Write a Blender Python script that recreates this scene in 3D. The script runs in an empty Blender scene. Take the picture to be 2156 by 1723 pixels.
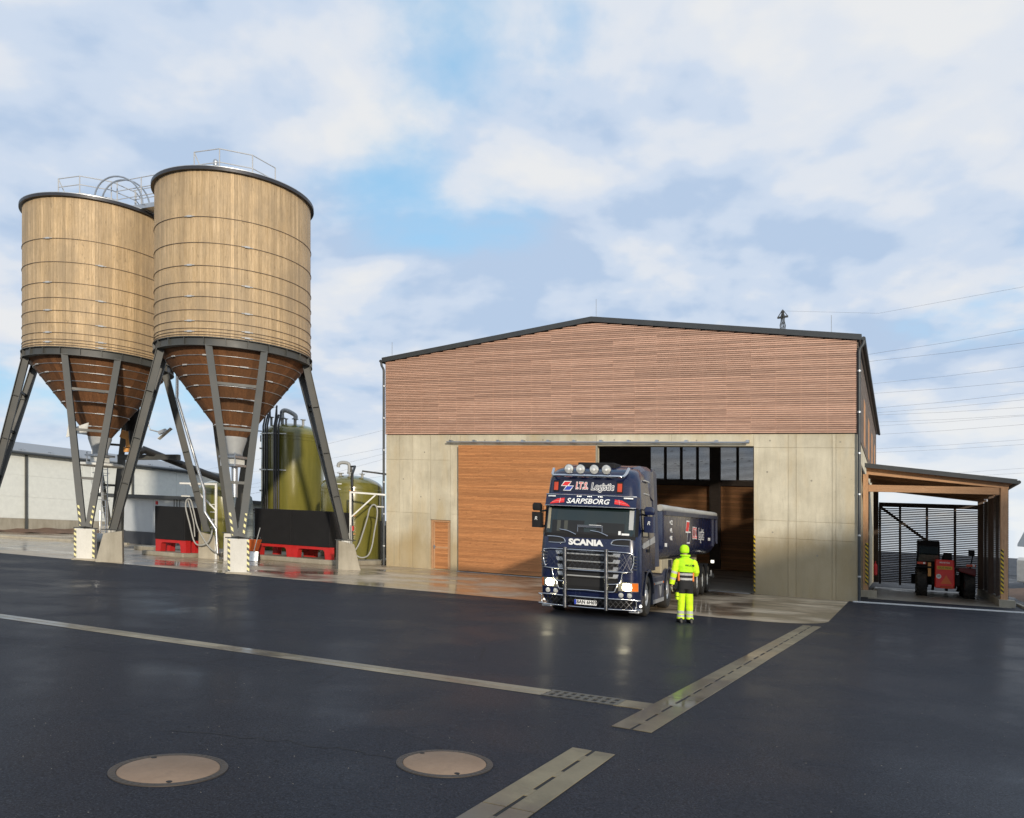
import bpy, bmesh, math, random
from mathutils import Vector, Matrix
random.seed(7)
R_ = math.radians
SC = bpy.context.scene
COL = SC.collection

# ------------------------------------------------------------------ camera
F_PX, Y0, CAM_H, SCENE_SHEAR = 1745.0, 1118.7, 1.93, 0.0518   # photo measured on a 2156 px wide copy; the whole scene is sheared down by SCENE_SHEAR to the right
cam_d = bpy.data.cameras.new('camera'); cam = bpy.data.objects.new('camera', cam_d); COL.objects.link(cam)
cam_d.sensor_width = 36.0; cam_d.lens = F_PX / 2156 * 36
cam_d.shift_y = (Y0 - 861.5) / 2156
cam_d.clip_start = 0.1; cam_d.clip_end = 5000
cam.location = (0, 0, CAM_H); cam.rotation_euler = (R_(90), 0, 0)
SC.camera = cam
SC.view_settings.view_transform = 'Standard'; SC.view_settings.look = 'None'
SC.view_settings.gamma = 1.0; SC.view_settings.use_curve_mapping = False
SC.view_settings.exposure = 0.08
SC.render.film_transparent = False
try:
    SC.cycles.use_denoising = True
    SC.cycles.max_bounces = 8; SC.cycles.glossy_bounces = 4; SC.cycles.diffuse_bounces = 3
    SC.cycles.sample_clamp_indirect = 6
except Exception: pass

# ------------------------------------------------------------------ sky and sun
SUN_EL, SUN_AZ = 12.0, 16.0
W = bpy.data.worlds.new('World'); SC.world = W; W.use_nodes = True
nt = W.node_tree; N = nt.nodes; L = nt.links
for n in list(N): N.remove(n)
def nd(t, **k):
    n = N.new(t)
    for a, b in k.items(): setattr(n, a, b)
    return n
def wm(op, a, b=None, c=None):
    n = nd('ShaderNodeMath', operation=op)
    for i, v in enumerate((a, b, c)):
        if v is None: continue
        if isinstance(v, (int, float)): n.inputs[i].default_value = v
        else: L.new(v, n.inputs[i])
    return n.outputs[0]
out = nd('ShaderNodeOutputWorld'); bg = nd('ShaderNodeBackground'); bg.inputs[1].default_value = 0.1
sky = nd('ShaderNodeTexSky', sky_type='NISHITA', sun_disc=False, sun_elevation=R_(SUN_EL), sun_rotation=R_(180 + SUN_AZ))
sky.air_density = 1.0; sky.dust_density = 0.6; sky.ozone_density = 2.0
tc = nd('ShaderNodeTexCoord'); sp = nd('ShaderNodeSeparateXYZ'); L.new(tc.outputs['Generated'], sp.inputs[0])
zz = wm('ADD', wm('MAXIMUM', sp.outputs[2], 0.0), 0.30)
cx = wm('DIVIDE', sp.outputs[0], zz); cy = wm('DIVIDE', sp.outputs[1], zz)
cv = nd('ShaderNodeCombineXYZ'); L.new(cx, cv.inputs[0]); L.new(cy, cv.inputs[1]); cv.inputs[2].default_value = 3.7
def noise(scale, det, rough, vec, dist=0.0):
    n = nd('ShaderNodeTexNoise'); n.inputs['Scale'].default_value = scale; n.inputs['Detail'].default_value = det
    n.inputs['Roughness'].default_value = rough; n.inputs['Distortion'].default_value = dist
    L.new(vec, n.inputs['Vector']); return n.outputs['Fac']
def ramp(fac, *st, ease=False):
    n = nd('ShaderNodeValToRGB'); cr = n.color_ramp
    if ease: cr.interpolation = 'EASE'
    while len(cr.elements) < len(st): cr.elements.new(0.5)
    for e, (p, c) in zip(cr.elements, st): e.position = p; e.color = (*c, 1) if len(c) == 3 else c
    L.new(fac, n.inputs[0]); return n.outputs[0]
def mapped(loc, scl):
    mp = nd('ShaderNodeMapping'); L.new(cv.outputs[0], mp.inputs[0]); mp.inputs['Location'].default_value = loc; mp.inputs['Scale'].default_value = scl; return mp.outputs[0]
SX, SY = 1.3, 11.2
m1 = mapped((SX, SY, 0), (1.0, 1.0, 1)); m2 = mapped((SX, SY + 0.10, 0), (1.0, 1.0, 1))
n_big = noise(1.55, 9.0, 0.51, m1, 0.12)
n_up = noise(1.55, 5.0, 0.50, m2, 0.12)             # the same clouds a little farther off: their difference models relief lit from behind the viewer
cover = ramp(n_big, (0.31, (0.08, 0.08, 0.08)), (0.455, (1, 1, 1)), ease=True)
rel = wm('ADD', wm('MULTIPLY', wm('SUBTRACT', n_big, n_up), 2.6), wm('MULTIPLY', noise(0.9, 5.0, 0.55, mapped((SX+2.1, SY+7.7, 0), (0.7, 1.5, 1)), 0.2), 0.8))
rel = wm('ADD', rel, wm('MULTIPLY', noise(3.4, 6.0, 0.55, m1, 0.3), 0.22))
shade = ramp(rel, (0.33, (4.5, 5.7, 7.5)), (0.475, (5.8, 6.7, 8.05)), (0.60, (7.0, 7.45, 8.15)), (0.74, (7.75, 7.9, 8.1)), ease=True)
hz = ramp(sp.outputs[2], (0.0, (1, 1, 1)), (0.16, (0, 0, 0)))
mixc = nd('ShaderNodeMixRGB'); L.new(cover, mixc.inputs[0]); L.new(shade, mixc.inputs[2])
blue = nd('ShaderNodeMixRGB', blend_type='MULTIPLY'); blue.inputs[0].default_value = 1.0
L.new(sky.outputs[0], blue.inputs[1]); blue.inputs[2].default_value = (1.7, 1.7, 1.6, 1)
pale = nd('ShaderNodeMixRGB'); pale.inputs[0].default_value = 0.62; L.new(blue.outputs[0], pale.inputs[1]); pale.inputs[2].default_value = (3.5, 6.6, 9.6, 1)
L.new(pale.outputs[0], mixc.inputs[1])
mixh = nd('ShaderNodeMixRGB'); L.new(wm('MULTIPLY', hz, 0.55), mixh.inputs[0]); L.new(mixc.outputs[0], mixh.inputs[1]); mixh.inputs[2].default_value = (8.3, 8.7, 8.8, 1)
L.new(mixh.outputs[0], bg.inputs[0]); L.new(bg.outputs[0], out.inputs[0])
sun_d = bpy.data.lights.new('sun', 'SUN'); sun = bpy.data.objects.new('sun', sun_d); COL.objects.link(sun)
sun_d.energy = 3.0; sun_d.angle = R_(1.8); sun_d.color = (1.0, 0.89, 0.73)
sun.rotation_euler = (R_(90 - SUN_EL), 0, R_(SUN_AZ)); sun.location = (0, -30, 30)

# ------------------------------------------------------------------ helpers
BO = Vector((-5.92, 39.0, 0)); BC, BS = math.cos(R_(25)), math.sin(R_(25))
def B(u, o, z=0.0): return Vector((BO.x + BC*u + BS*o, BO.y - BS*u + BC*o, z))   # hall frame: u along the gable, o behind it
def at(px, py, Y):                                    # a photo pixel at a known distance Y
    yu = py - SCENE_SHEAR*(px - 1078); return Vector(((px-1078)/F_PX*Y, Y, CAM_H - (yu - Y0)*Y/F_PX))

class MB:
    def __init__(s): s.v = []; s.f = []; s.mi = []; s.k = 0
    def add(s, vs, fs):
        b = len(s.v); s.v += [tuple(v) for v in vs]
        for f in fs: s.f.append(tuple(b+i for i in f)); s.mi.append(s.k)
        return s
    def mat(s, k): s.k = k; return s
    def box(s, x0, x1, y0, y1, z0, z1):
        return s.add([(x0,y0,z0),(x1,y0,z0),(x1,y1,z0),(x0,y1,z0),(x0,y0,z1),(x1,y0,z1),(x1,y1,z1),(x0,y1,z1)],
            [(0,3,2,1),(4,5,6,7),(0,1,5,4),(1,2,6,5),(2,3,7,6),(3,0,4,7)])
    def hexa(s, bot, top):
        return s.add(list(bot)+list(top), [(3,2,1,0),(4,5,6,7),(0,1,5,4),(1,2,6,5),(2,3,7,6),(3,0,4,7)])
    def bar(s, p, q, w, h=None, up=(0,0,1)):
        h = h or w; p = Vector(p); q = Vector(q); d = (q-p).normalized(); up = Vector(up)
        if abs(d.dot(up)) > 0.98: up = Vector((0,1,0))
        a = d.cross(up).normalized(); b = a.cross(d).normalized()
        c = [p + a*(w/2*i) + b*(h/2*j) for i, j in ((-1,-1),(1,-1),(1,1),(-1,1))]
        e = [x + (q-p) for x in c]
        return s.add(c+e, [(0,1,2,3),(7,6,5,4),(0,4,5,1),(1,5,6,2),(2,6,7,3),(3,7,4,0)])
    def tube(s, pts, r, n=8, closed=False, caps=True):
        pts = [Vector(p) for p in pts]; m = len(pts); rr = r if isinstance(r, (list, tuple)) else [r]*m
        rings = []; ref = None
        for i, p in enumerate(pts):
            if closed: d = pts[(i+1) % m] - pts[i-1]
            else: d = pts[min(i+1, m-1)] - pts[max(i-1, 0)]
            d = d.normalized() if d.length > 1e-9 else Vector((0,0,1))
            if ref is None: ref = Vector((0,0,1)) if abs(d.z) < 0.9 else Vector((1,0,0))
            a = ref - d*ref.dot(d); a.normalize(); ref = a; b = d.cross(a)
            rings.append([p + a*(math.cos(t)*rr[i]) + b*(math.sin(t)*rr[i]) for t in [2*math.pi*k/n for k in range(n)]])
        vs = [v for r_ in rings for v in r_]; fs = []
        for i in range(m if closed else m-1):
            j = (i+1) % m
            for k in range(n): fs.append((i*n+k, i*n+(k+1) % n, j*n+(k+1) % n, j*n+k))
        if caps and not closed: fs.append(tuple(range(n))[::-1]); fs.append(tuple((m-1)*n+k for k in range(n)))
        return s.add(vs, fs)
    def cyl(s, p, q, r0, r1=None, n=16): return s.tube([p, q], [r0, r0 if r1 is None else r1], n)
    def lathe(s, prof, n=32, c=(0,0,0), caps=True, axis='z', a0=0, a1=2*math.pi):
        full = abs(a1-a0-2*math.pi) < 1e-6; m = n if full else n+1; vs = []
        for r, z in prof:
            for k in range(m):
                t = a0 + (a1-a0)*k/n; x, y = r*math.cos(t), r*math.sin(t)
                vs.append((c[0]+x, c[1]+y, c[2]+z) if axis == 'z' else (c[0]+z, c[1]+x, c[2]+y) if axis == 'x' else (c[0]+x, c[1]+z, c[2]+y))
        fs = []
        for i in range(len(prof)-1):
            for k in range(n):
                k2 = (k+1) % m if full else k+1
                fs.append((i*m+k, i*m+k2, (i+1)*m+k2, (i+1)*m+k))
        if caps and full:
            fs.append(tuple(range(m))[::-1]); fs.append(tuple((len(prof)-1)*m+k for k in range(m)))
        return s.add(vs, fs)
    def prism(s, poly, fn, t0, t1):                    # poly of (a,b); fn(a,b,t) -> point
        n = len(poly)
        return s.add([fn(a, b, t0) for a, b in poly] + [fn(a, b, t1) for a, b in poly],
            [tuple(range(n))[::-1], tuple(range(n, 2*n))] + [(i, (i+1) % n, n+(i+1) % n, n+i) for i in range(n)])
    def grid(s, fn, nu, nv):                           # fn(i/nu, j/nv) -> point
        vs = [fn(i/nu, j/nv) for j in range(nv+1) for i in range(nu+1)]
        return s.add(vs, [(j*(nu+1)+i, j*(nu+1)+i+1, (j+1)*(nu+1)+i+1, (j+1)*(nu+1)+i) for j in range(nv) for i in range(nu)])
    def loft(s, rings, caps=True):
        n = len(rings[0]); vs = [v for r in rings for v in r]; fs = []
        b = len(s.v); s.v += [tuple(v) for v in vs]
        for i in range(len(rings)-1):
            for k in range(n):
                s.f.append((b+i*n+k, b+i*n+(k+1) % n, b+(i+1)*n+(k+1) % n, b+(i+1)*n+k)); s.mi.append(s.k)
        if caps:
            s.f.append(tuple(b+k for k in range(n))[::-1]); s.mi.append(s.k)
            s.f.append(tuple(b+(len(rings)-1)*n+k for k in range(n))); s.mi.append(s.k)
        return s
    def mesh(s, name, mats, smooth=None):
        me = bpy.data.meshes.new(name); me.from_pydata(s.v, [], s.f)
        for m in (mats if isinstance(mats, (list, tuple)) else [mats]): me.materials.append(m)
        me.polygons.foreach_set('material_index', s.mi)
        bm = bmesh.new(); bm.from_mesh(me); bmesh.ops.recalc_face_normals(bm, faces=bm.faces); bm.to_mesh(me); bm.free()
        if smooth:
            me.polygons.foreach_set('use_smooth', [True]*len(me.polygons)); me.set_sharp_from_angle(angle=R_(smooth))
        me.update(); return me
    def build(s, name, mats, parent=None, smooth=None, bevel=0, loc=None, rz=0):
        return link(name, s.mesh(name, mats, smooth), parent, bevel, loc, rz)
def link(name, me, parent=None, bevel=0, loc=None, rz=0):
    o = bpy.data.objects.new(name, me); COL.objects.link(o)
    if parent is not None: o.parent = parent
    if loc is not None: o.location = loc
    if rz: o.rotation_euler = (0, 0, rz)
    if bevel:
        b = o.modifiers.new('bevel', 'BEVEL'); b.width = bevel; b.segments = 2; b.limit_method = 'ANGLE'; b.angle_limit = R_(40); b.harden_normals = False
    return o
def tag(o, label=None, cat=None, group=None, kind=None):
    for k, v in (('label', label), ('category', cat), ('group', group), ('kind', kind)):
        if v: o[k] = v
    return o
def thing(name, label, cat, loc=(0,0,0), rz=0, group=None):
    o = bpy.data.objects.new(name, None); COL.objects.link(o); o.location = loc; o.rotation_euler = (0,0,rz); o.empty_display_size = 0.3
    return tag(o, label, cat, group)
def bez(pts, n=6, closed=False):                        # smooth curve through points
    P = [Vector(p) for p in pts]; m = len(P); o = []
    for i in range(m if closed else m-1):
        p0 = P[i-1] if (i > 0 or closed) else P[i]; p1 = P[i]; p2 = P[(i+1) % m]; p3 = P[(i+2) % m] if (i+2 < m or closed) else p2
        for k in range(n):
            t = k/n
            o.append(0.5*((2*p1) + (p2-p0)*t + (2*p0-5*p1+4*p2-p3)*t*t + (3*p1-p0-3*p2+p3)*t*t*t))
    if not closed: o.append(P[-1])
    return o

# ------------------------------------------------------------------ materials
class NT:
    def __init__(s, name):
        s.m = bpy.data.materials.new(name); s.m.use_nodes = True; s.t = s.m.node_tree
        s.b = s.t.nodes['Principled BSDF']
    def n(s, t, **k):
        x = s.t.nodes.new(t)
        for a, b in k.items(): setattr(x, a, b)
        return x
    def l(s, a, b): s.t.links.new(a, b)
    def coord(s, scale=(1,1,1), kind='Object', rnd=True):
        tc = s.n('ShaderNodeTexCoord'); mp = s.n('ShaderNodeMapping'); mp.inputs['Scale'].default_value = scale
        if kind == 'Pos': s.l(s.n('ShaderNodeNewGeometry').outputs['Position'], mp.inputs[0])
        else: s.l(tc.outputs[kind], mp.inputs[0])
        if rnd:
            oi = s.n('ShaderNodeObjectInfo'); mu = s.n('ShaderNodeMath', operation='MULTIPLY'); mu.inputs[1].default_value = 57.0
            s.l(oi.outputs['Random'], mu.inputs[0]); cb = s.n('ShaderNodeCombineXYZ')
            for i in range(3): s.l(mu.outputs[0], cb.inputs[i])
            s.l(cb.outputs[0], mp.inputs['Location'])
        return mp.outputs[0]
    def noise(s, vec, scale, det=4, rough=0.55, dist=0.0):
        x = s.n('ShaderNodeTexNoise'); x.inputs['Scale'].default_value = scale; x.inputs['Detail'].default_value = det
        x.inputs['Roughness'].default_value = rough; x.inputs['Distortion'].default_value = dist
        s.l(vec, x.inputs['Vector']); return x.outputs['Fac']
    def math(s, op, a, b=None):
        x = s.n('ShaderNodeMath', operation=op)
        for i, v in enumerate((a, b)):
            if v is None: continue
            if isinstance(v, (int, float)): x.inputs[i].default_value = v
            else: s.l(v, x.inputs[i])
        return x.outputs[0]
    def ramp(s, fac, *st, const=False):
        x = s.n('ShaderNodeValToRGB'); cr = x.color_ramp
        if const: cr.interpolation = 'CONSTANT'
        while len(cr.elements) < len(st): cr.elements.new(0.5)
        for e, (p, c) in zip(cr.elements, st):
            e.position = p; e.color = (c, c, c, 1) if isinstance(c, (int, float)) else (*c, 1)
        s.l(fac, x.inputs[0]); return x.outputs[0]
    def mix(s, fac, a, b, bt='MIX'):
        x = s.n('ShaderNodeMixRGB', blend_type=bt)
        for i, v in enumerate((fac, a, b)):
            if isinstance(v, (int, float)): x.inputs[i].default_value = v if i == 0 else (v, v, v, 1)
            elif isinstance(v, tuple): x.inputs[i].default_value = (*v, 1)
            else: s.l(v, x.inputs[i])
        return x.outputs[0]
    def set(s, k, v):
        i = s.b.inputs[k]
        if isinstance(v, (int, float)): i.default_value = v
        elif isinstance(v, tuple): i.default_value = (*v, 1) if len(v) == 3 else v
        else: s.l(v, i)
    def bump(s, h, strength=0.3, dist=0.02):
        x = s.n('ShaderNodeBump'); x.inputs['Strength'].default_value = strength; x.inputs['Distance'].default_value = dist
        s.l(h, x.inputs['Height']); s.l(x.outputs[0], s.b.inputs['Normal'])
def plain(name, c, rough=0.5, metal=0.0, var=0.12, sc=3.0, bump=0.0, rnd=0.0, emit=0.0, spec=None, dirt=0.0):
    m = NT(name); v = m.coord(); nz = m.noise(v, sc, 5, 0.6)
    col = m.mix(1.0, c, m.ramp(nz, (0.25, 1-var), (0.75, 1+var)), 'MULTIPLY')
    if rnd:
        oi = m.n('ShaderNodeObjectInfo'); col = m.mix(1.0, col, m.ramp(oi.outputs['Random'], (0, 1-rnd), (1, 1+rnd)), 'MULTIPLY')
    if dirt:
        n2 = m.noise(v, sc*0.6, 8, 0.7, 0.4); col = m.mix(m.math('MULTIPLY', m.ramp(n2, (0.45, 0.0), (0.72, 1.0)), dirt), col, (0.13, 0.11, 0.085))
    m.set('Base Color', col); m.set('Roughness', m.ramp(nz, (0.2, max(rough-0.08, 0.02)), (0.8, min(rough+0.12, 1)))); m.set('Metallic', metal)
    if spec is not None: m.set('Specular IOR Level', spec)
    if bump: m.bump(m.noise(v, sc*12, 4, 0.6), bump, 0.01)
    if emit: m.set('Emission Color', c); m.set('Emission Strength', emit)
    return m.m
def wood(name, c0, c1, grain=(1, 14, 14), sc=2.2, rough=0.65, rnd=0.18, stain=None, knots=True, bump=0.25):
    m = NT(name); v = m.coord(grain); n1 = m.noise(v, sc, 7, 0.62, 0.35); n2 = m.noise(v, sc*5, 3, 0.6)
    col = m.ramp(n1, (0.30, c0), (0.72, c1)); oi = m.n('ShaderNodeObjectInfo')
    col = m.mix(1.0, col, m.ramp(oi.outputs['Random'], (0, 1-rnd), (0.5, 1.0), (1, 1+rnd)), 'MULTIPLY')
    col = m.mix(0.55, col, m.ramp(n2, (0.35, 0.72), (0.65, 1.2)), 'MULTIPLY')
    if knots:
        k = m.noise(m.coord(tuple(g**0.45 for g in grain)), sc*2.6, 2, 0.5, 0.8)
        col = m.mix(m.math('MULTIPLY', m.ramp(k, (0.65, 0.0), (0.73, 1.0)), 0.55), col, tuple(a*0.42 for a in c0))
    if stain:
        wv = m.coord((0.6, 0.6, 0.35), kind='Pos', rnd=False); w = m.noise(wv, 1.3, 6, 0.65)
        col = m.mix(m.math('MULTIPLY', m.ramp(w, (0.43, 0.0), (0.64, 1.0)), 0.6), col, stain)
    m.set('Base Color', col); m.set('Roughness', rough); m.bump(n1, bump, 0.006); return m.m
def stripes(name, ca, cb, w=0.16, ax=(1, 0, 1)):        # diagonal warning tape
    m = NT(name); tc = m.n('ShaderNodeTexCoord'); sp = m.n('ShaderNodeSeparateXYZ'); m.l(tc.outputs['Object'], sp.inputs[0])
    t = m.math('ADD', m.math('MULTIPLY', sp.outputs[0], ax[0]), m.math('ADD', m.math('MULTIPLY', sp.outputs[1], ax[1]), m.math('MULTIPLY', sp.outputs[2], ax[2])))
    fr = m.math('FRACT', m.math('DIVIDE', t, w)); nz = m.noise(m.coord(), 9, 5, 0.7)
    col = m.mix(m.math('GREATER_THAN', fr, 0.5), ca, cb)
    col = m.mix(m.math('MULTIPLY', m.ramp(nz, (0.5, 0.0), (0.75, 1.0)), 0.35), col, (0.3, 0.27, 0.22))
    m.set('Base Color', col); m.set('Roughness', 0.5); return m.m

M = {}
def asphalt():
    m = NT('wet asphalt'); v = m.coord(kind='Object', rnd=False)
    big = m.noise(v, 0.10, 6, 0.55, 0.6); mid = m.noise(v, 0.55, 7, 0.62, 0.3); fine = m.noise(v, 55, 3, 0.75); grit = m.noise(v, 130, 2, 0.6)
    col = m.ramp(big, (0.3, (0.015, 0.0175, 0.025)), (0.7, (0.024, 0.0265, 0.034)))
    col = m.mix(0.9, col, m.ramp(fine, (0.30, 0.15), (0.70, 2.1)), 'MULTIPLY')
    sp = m.ramp(m.noise(v, 85, 2, 0.5), (0.63, 0.0), (0.72, 1.0)); col = m.mix(m.math('MULTIPLY', sp, 0.6), col, (0.13, 0.13, 0.135))
    ck = m.n('ShaderNodeTexVoronoi', feature='DISTANCE_TO_EDGE'); ck.inputs['Scale'].default_value = 0.16; wv = m.n('ShaderNodeMixRGB'); wv.inputs[0].default_value = 0.12
    m.l(v, wv.inputs[1]); nn = m.n('ShaderNodeTexNoise'); nn.inputs['Scale'].default_value = 2.0; nn.inputs['Detail'].default_value = 6; m.l(v, nn.inputs['Vector']); m.l(nn.outputs['Color'], wv.inputs[2]); m.l(wv.outputs[0], ck.inputs['Vector'])
    crk = m.math('MULTIPLY', m.ramp(ck.outputs[0], (0.0, 1.0), (0.0016, 0.0)), m.ramp(mid, (0.50, 0.0), (0.60, 0.6))); col = m.mix(crk, col, (0.008, 0.008, 0.009))
    m.set('Base Color', col)
    wet = m.math('ADD', m.math('MULTIPLY', big, 0.6), m.math('MULTIPLY', mid, 0.4))
    m.set('Roughness', 0.68); m.set('Specular IOR Level', 0.09)
    m.set('Coat Weight', m.ramp(wet, (0.36, 0.40), (0.42, 0.17), (0.54, 0.055))); m.set('Coat Roughness', m.ramp(wet, (0.34, 0.10), (0.46, 0.22), (0.58, 0.34))); m.set('Coat IOR', 1.33)
    m.bump(m.math('ADD', m.math('MULTIPLY', fine, 0.6), m.math('MULTIPLY', grit, 0.4)), 0.30, 0.010); return m.m
def wet_concrete(name, c0, c1, wet0=0.42, wet1=0.62, coat=0.85):
    m = NT(name); v = m.coord(kind='Object', rnd=False)
    st = m.coord((0.8, 1.0, 1), kind='Object', rnd=False)
    big = m.noise(st, 0.42, 7, 0.6, 0.4); mid = m.noise(v, 2.2, 6, 0.65); fine = m.noise(v, 40, 3, 0.6)
    col = m.ramp(m.math('ADD', m.math('MULTIPLY', big, 0.6), m.math('MULTIPLY', mid, 0.4)), (0.36, c0), (0.62, c1))
    col = m.mix(0.3, col, m.ramp(fine, (0.3, 0.8), (0.7, 1.15)), 'MULTIPLY')
    oi = m.n('ShaderNodeObjectInfo'); col = m.mix(1.0, col, m.ramp(oi.outputs['Random'], (0, 0.78), (1, 1.18)), 'MULTIPLY')
    wm_ = m.ramp(big, (wet0, 0.0), (wet1, 1.0)); col = m.mix(m.math('SUBTRACT', 1.0, wm_), col, m.mix(1.0, col, (0.50, 0.46, 0.42), 'MULTIPLY'))
    m.set('Base Color', col); m.set('Roughness', m.ramp(big, (wet0-0.06, 0.30), (wet1, 0.58)))
    m.set('Coat Weight', m.ramp(big, (wet0-0.02, coat), (wet1, coat*0.18))); m.set('Coat Roughness', m.ramp(big, (wet0-0.04, 0.05), (wet1, 0.28))); m.set('Coat IOR', 1.33)
    m.bump(m.math('ADD', fine, m.math('MULTIPLY', mid, 0.5)), 0.08, 0.006); return m.m
def concrete(name, c0, c1, dirt=(0.16, 0.14, 0.10), rough=0.75, tint=None, splash=None):
    m = NT(name); v = m.coord(kind='Object', rnd=False); st = m.coord((1.6, 1.6, 0.35), kind='Object', rnd=False)
    a = m.noise(v, 0.8, 7, 0.6, 0.3); b = m.noise(st, 1.4, 7, 0.65, 0.2); f = m.noise(v, 26, 4, 0.6)
    col = m.ramp(m.math('ADD', m.math('MULTIPLY', a, 0.55), m.math('MULTIPLY', b, 0.45)), (0.36, c0), (0.64, c1))
    if tint: col = m.mix(m.math('MULTIPLY', m.ramp(m.noise(st, 0.7, 5, 0.6), (0.5, 0.0), (0.68, 1.0)), 0.5), col, tint)
    if splash:                                             # dirt thrown up against the foot of the wall
        sz = m.n('ShaderNodeSeparateXYZ'); tc_ = m.n('ShaderNodeTexCoord'); m.l(tc_.outputs['Object'], sz.inputs[0])
        hgt = m.math('ADD', sz.outputs[2], m.math('MULTIPLY', m.noise(m.coord((0.9, 0.9, 0.2), rnd=False), 1.1, 6, 0.65), -1.9))
        col = m.mix(m.math('MULTIPLY', m.ramp(m.math('MULTIPLY', hgt, 0.5), (0.0, 1.0), (0.42, 0.0)), 0.6), col, splash)
    dk = m.ramp(m.noise(m.coord((2.2, 2.2, 0.25), rnd=False), 1.7, 7, 0.7, 0.4), (0.54, 0.0), (0.70, 1.0)); col = m.mix(m.math('MULTIPLY', dk, 0.35), col, tuple(x*0.6 for x in c0))
    col = m.mix(0.25, col, m.ramp(f, (0.3, 0.78), (0.7, 1.15)), 'MULTIPLY')
    p = m.ramp(m.noise(v, 9, 3, 0.5), (0.72, 0.0), (0.77, 1.0)); col = m.mix(m.math('MULTIPLY', p, 0.4), col, dirt)
    oi = m.n('ShaderNodeObjectInfo'); col = m.mix(1.0, col, m.ramp(oi.outputs['Random'], (0, 0.92), (1, 1.06)), 'MULTIPLY')
    m.set('Base Color', col); m.set('Roughness', rough); m.bump(m.math('ADD', f, b), 0.12, 0.008); return m.m
M['asphalt'] = asphalt()
M['apron'] = wet_concrete('wet apron concrete', (0.30, 0.235, 0.155), (0.48, 0.395, 0.28), 0.44, 0.60)
M['floor'] = wet_concrete('shed floor concrete', (0.22, 0.20, 0.16), (0.36, 0.33, 0.27), 0.3, 0.42)
M['drain'] = wet_concrete('drain concrete', (0.085, 0.070, 0.036), (0.215, 0.178, 0.105), 0.44, 0.56, 0.6)
M['drainl'] = wet_concrete('channel concrete', (0.12, 0.10, 0.062), (0.29, 0.25, 0.175), 0.44, 0.56, 0.65)
M['conc'] = concrete('hall concrete', (0.48, 0.43, 0.315), (0.70, 0.64, 0.49), tint=(0.46, 0.34, 0.16), splash=(0.36, 0.255, 0.11))
M['block'] = concrete('block concrete', (0.54, 0.52, 0.46), (0.70, 0.68, 0.62))
M['plinth'] = concrete('plinth concrete', (0.27, 0.24, 0.18), (0.42, 0.38, 0.30))
M['dark'] = plain('dark void', (0.012, 0.012, 0.013), 0.8)
M['membrane'] = plain('dark membrane', (0.02, 0.02, 0.022), 0.7)
M['slat'] = wood('larch slat', (0.46, 0.265, 0.185), (0.61, 0.39, 0.29), rnd=0.2, knots=False, bump=0.1)
M['slatgrey'] = wood('weathered slat', (0.17, 0.125, 0.095), (0.28, 0.22, 0.175), grain=(14, 1, 14), rnd=0.2, knots=False)
M['doorwood'] = wood('door larch', (0.43, 0.175, 0.062), (0.59, 0.27, 0.105), rnd=0.2, knots=True)
M['glulam'] = wood('spruce beam', (0.40, 0.215, 0.105), (0.55, 0.325, 0.18), rnd=0.1)
M['glulamv'] = wood('spruce post', (0.40, 0.215, 0.105), (0.55, 0.325, 0.18), grain=(14, 14, 1), rnd=0.1)
M['brownwall'] = wood('stained bulkhead', (0.42, 0.19, 0.08), (0.58, 0.29, 0.13), rnd=0.2, knots=False)
M['darkwood'] = wood('dark slat', (0.06, 0.045, 0.038), (0.11, 0.085, 0.07), rnd=0.25, knots=False)
M['stave'] = wood('spruce stave', (0.40, 0.275, 0.14), (0.62, 0.455, 0.27), grain=(9, 9, 0.55), sc=2.0, rnd=0.2, stain=(0.30, 0.225, 0.14))
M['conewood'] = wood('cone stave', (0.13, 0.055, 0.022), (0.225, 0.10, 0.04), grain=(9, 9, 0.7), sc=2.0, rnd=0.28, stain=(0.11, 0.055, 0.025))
M['fascia'] = plain('dark grey sheet', (0.055, 0.06, 0.063), 0.45, 0.2, var=0.1)
M['roofgalv'] = plain('galvanised sheet', (0.55, 0.57, 0.59), 0.35, 0.7)
M['steel'] = plain('dark painted steel', (0.062, 0.065, 0.062), 0.5, 0.0, var=0.15, sc=1.5, dirt=0.35)
M['galv'] = plain('galvanised steel', (0.48, 0.50, 0.52), 0.38, 0.85, var=0.15)
M['inox'] = plain('stainless pipe', (0.72, 0.72, 0.70), 0.22, 1.0, var=0.06)
M['hoop'] = plain('hoop rod', (0.20, 0.15, 0.11), 0.5, 0.5)
M['blackp'] = plain('black plastic', (0.014, 0.014, 0.015), 0.75, var=0.2, spec=0.25)
M['blackpipe'] = plain('black pipe', (0.02, 0.02, 0.021), 0.4)
M['redp'] = plain('red plastic', (0.50, 0.018, 0.018), 0.5, dirt=0.15)
M['orange'] = plain('orange paint', (0.75, 0.16, 0.03), 0.45)
M['ochre'] = plain('ochre paint', (0.75, 0.35, 0.09), 0.5)
M['white'] = plain('white paint', (0.75, 0.75, 0.72), 0.45)
M['whitedirty'] = plain('white sheet', (0.66, 0.66, 0.62), 0.5, dirt=0.25)
M['rubber'] = plain('tyre rubber', (0.018, 0.017, 0.016), 0.75, bump=0.2, dirt=0.5)
M['hose'] = plain('grey hose', (0.33, 0.33, 0.31), 0.4)
M['grey'] = plain('grey plastic', (0.34, 0.35, 0.35), 0.5)
M['soil'] = plain('brown soil', (0.16, 0.095, 0.06), 0.9, var=0.35, sc=2.0, bump=0.6)
M['tape'] = stripes('warning tape', (0.72, 0.50, 0.03), (0.02, 0.02, 0.02), 0.17)
M['tapew'] = stripes('pale warning tape', (0.72, 0.66, 0.30), (0.03, 0.03, 0.03), 0.19)
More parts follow.
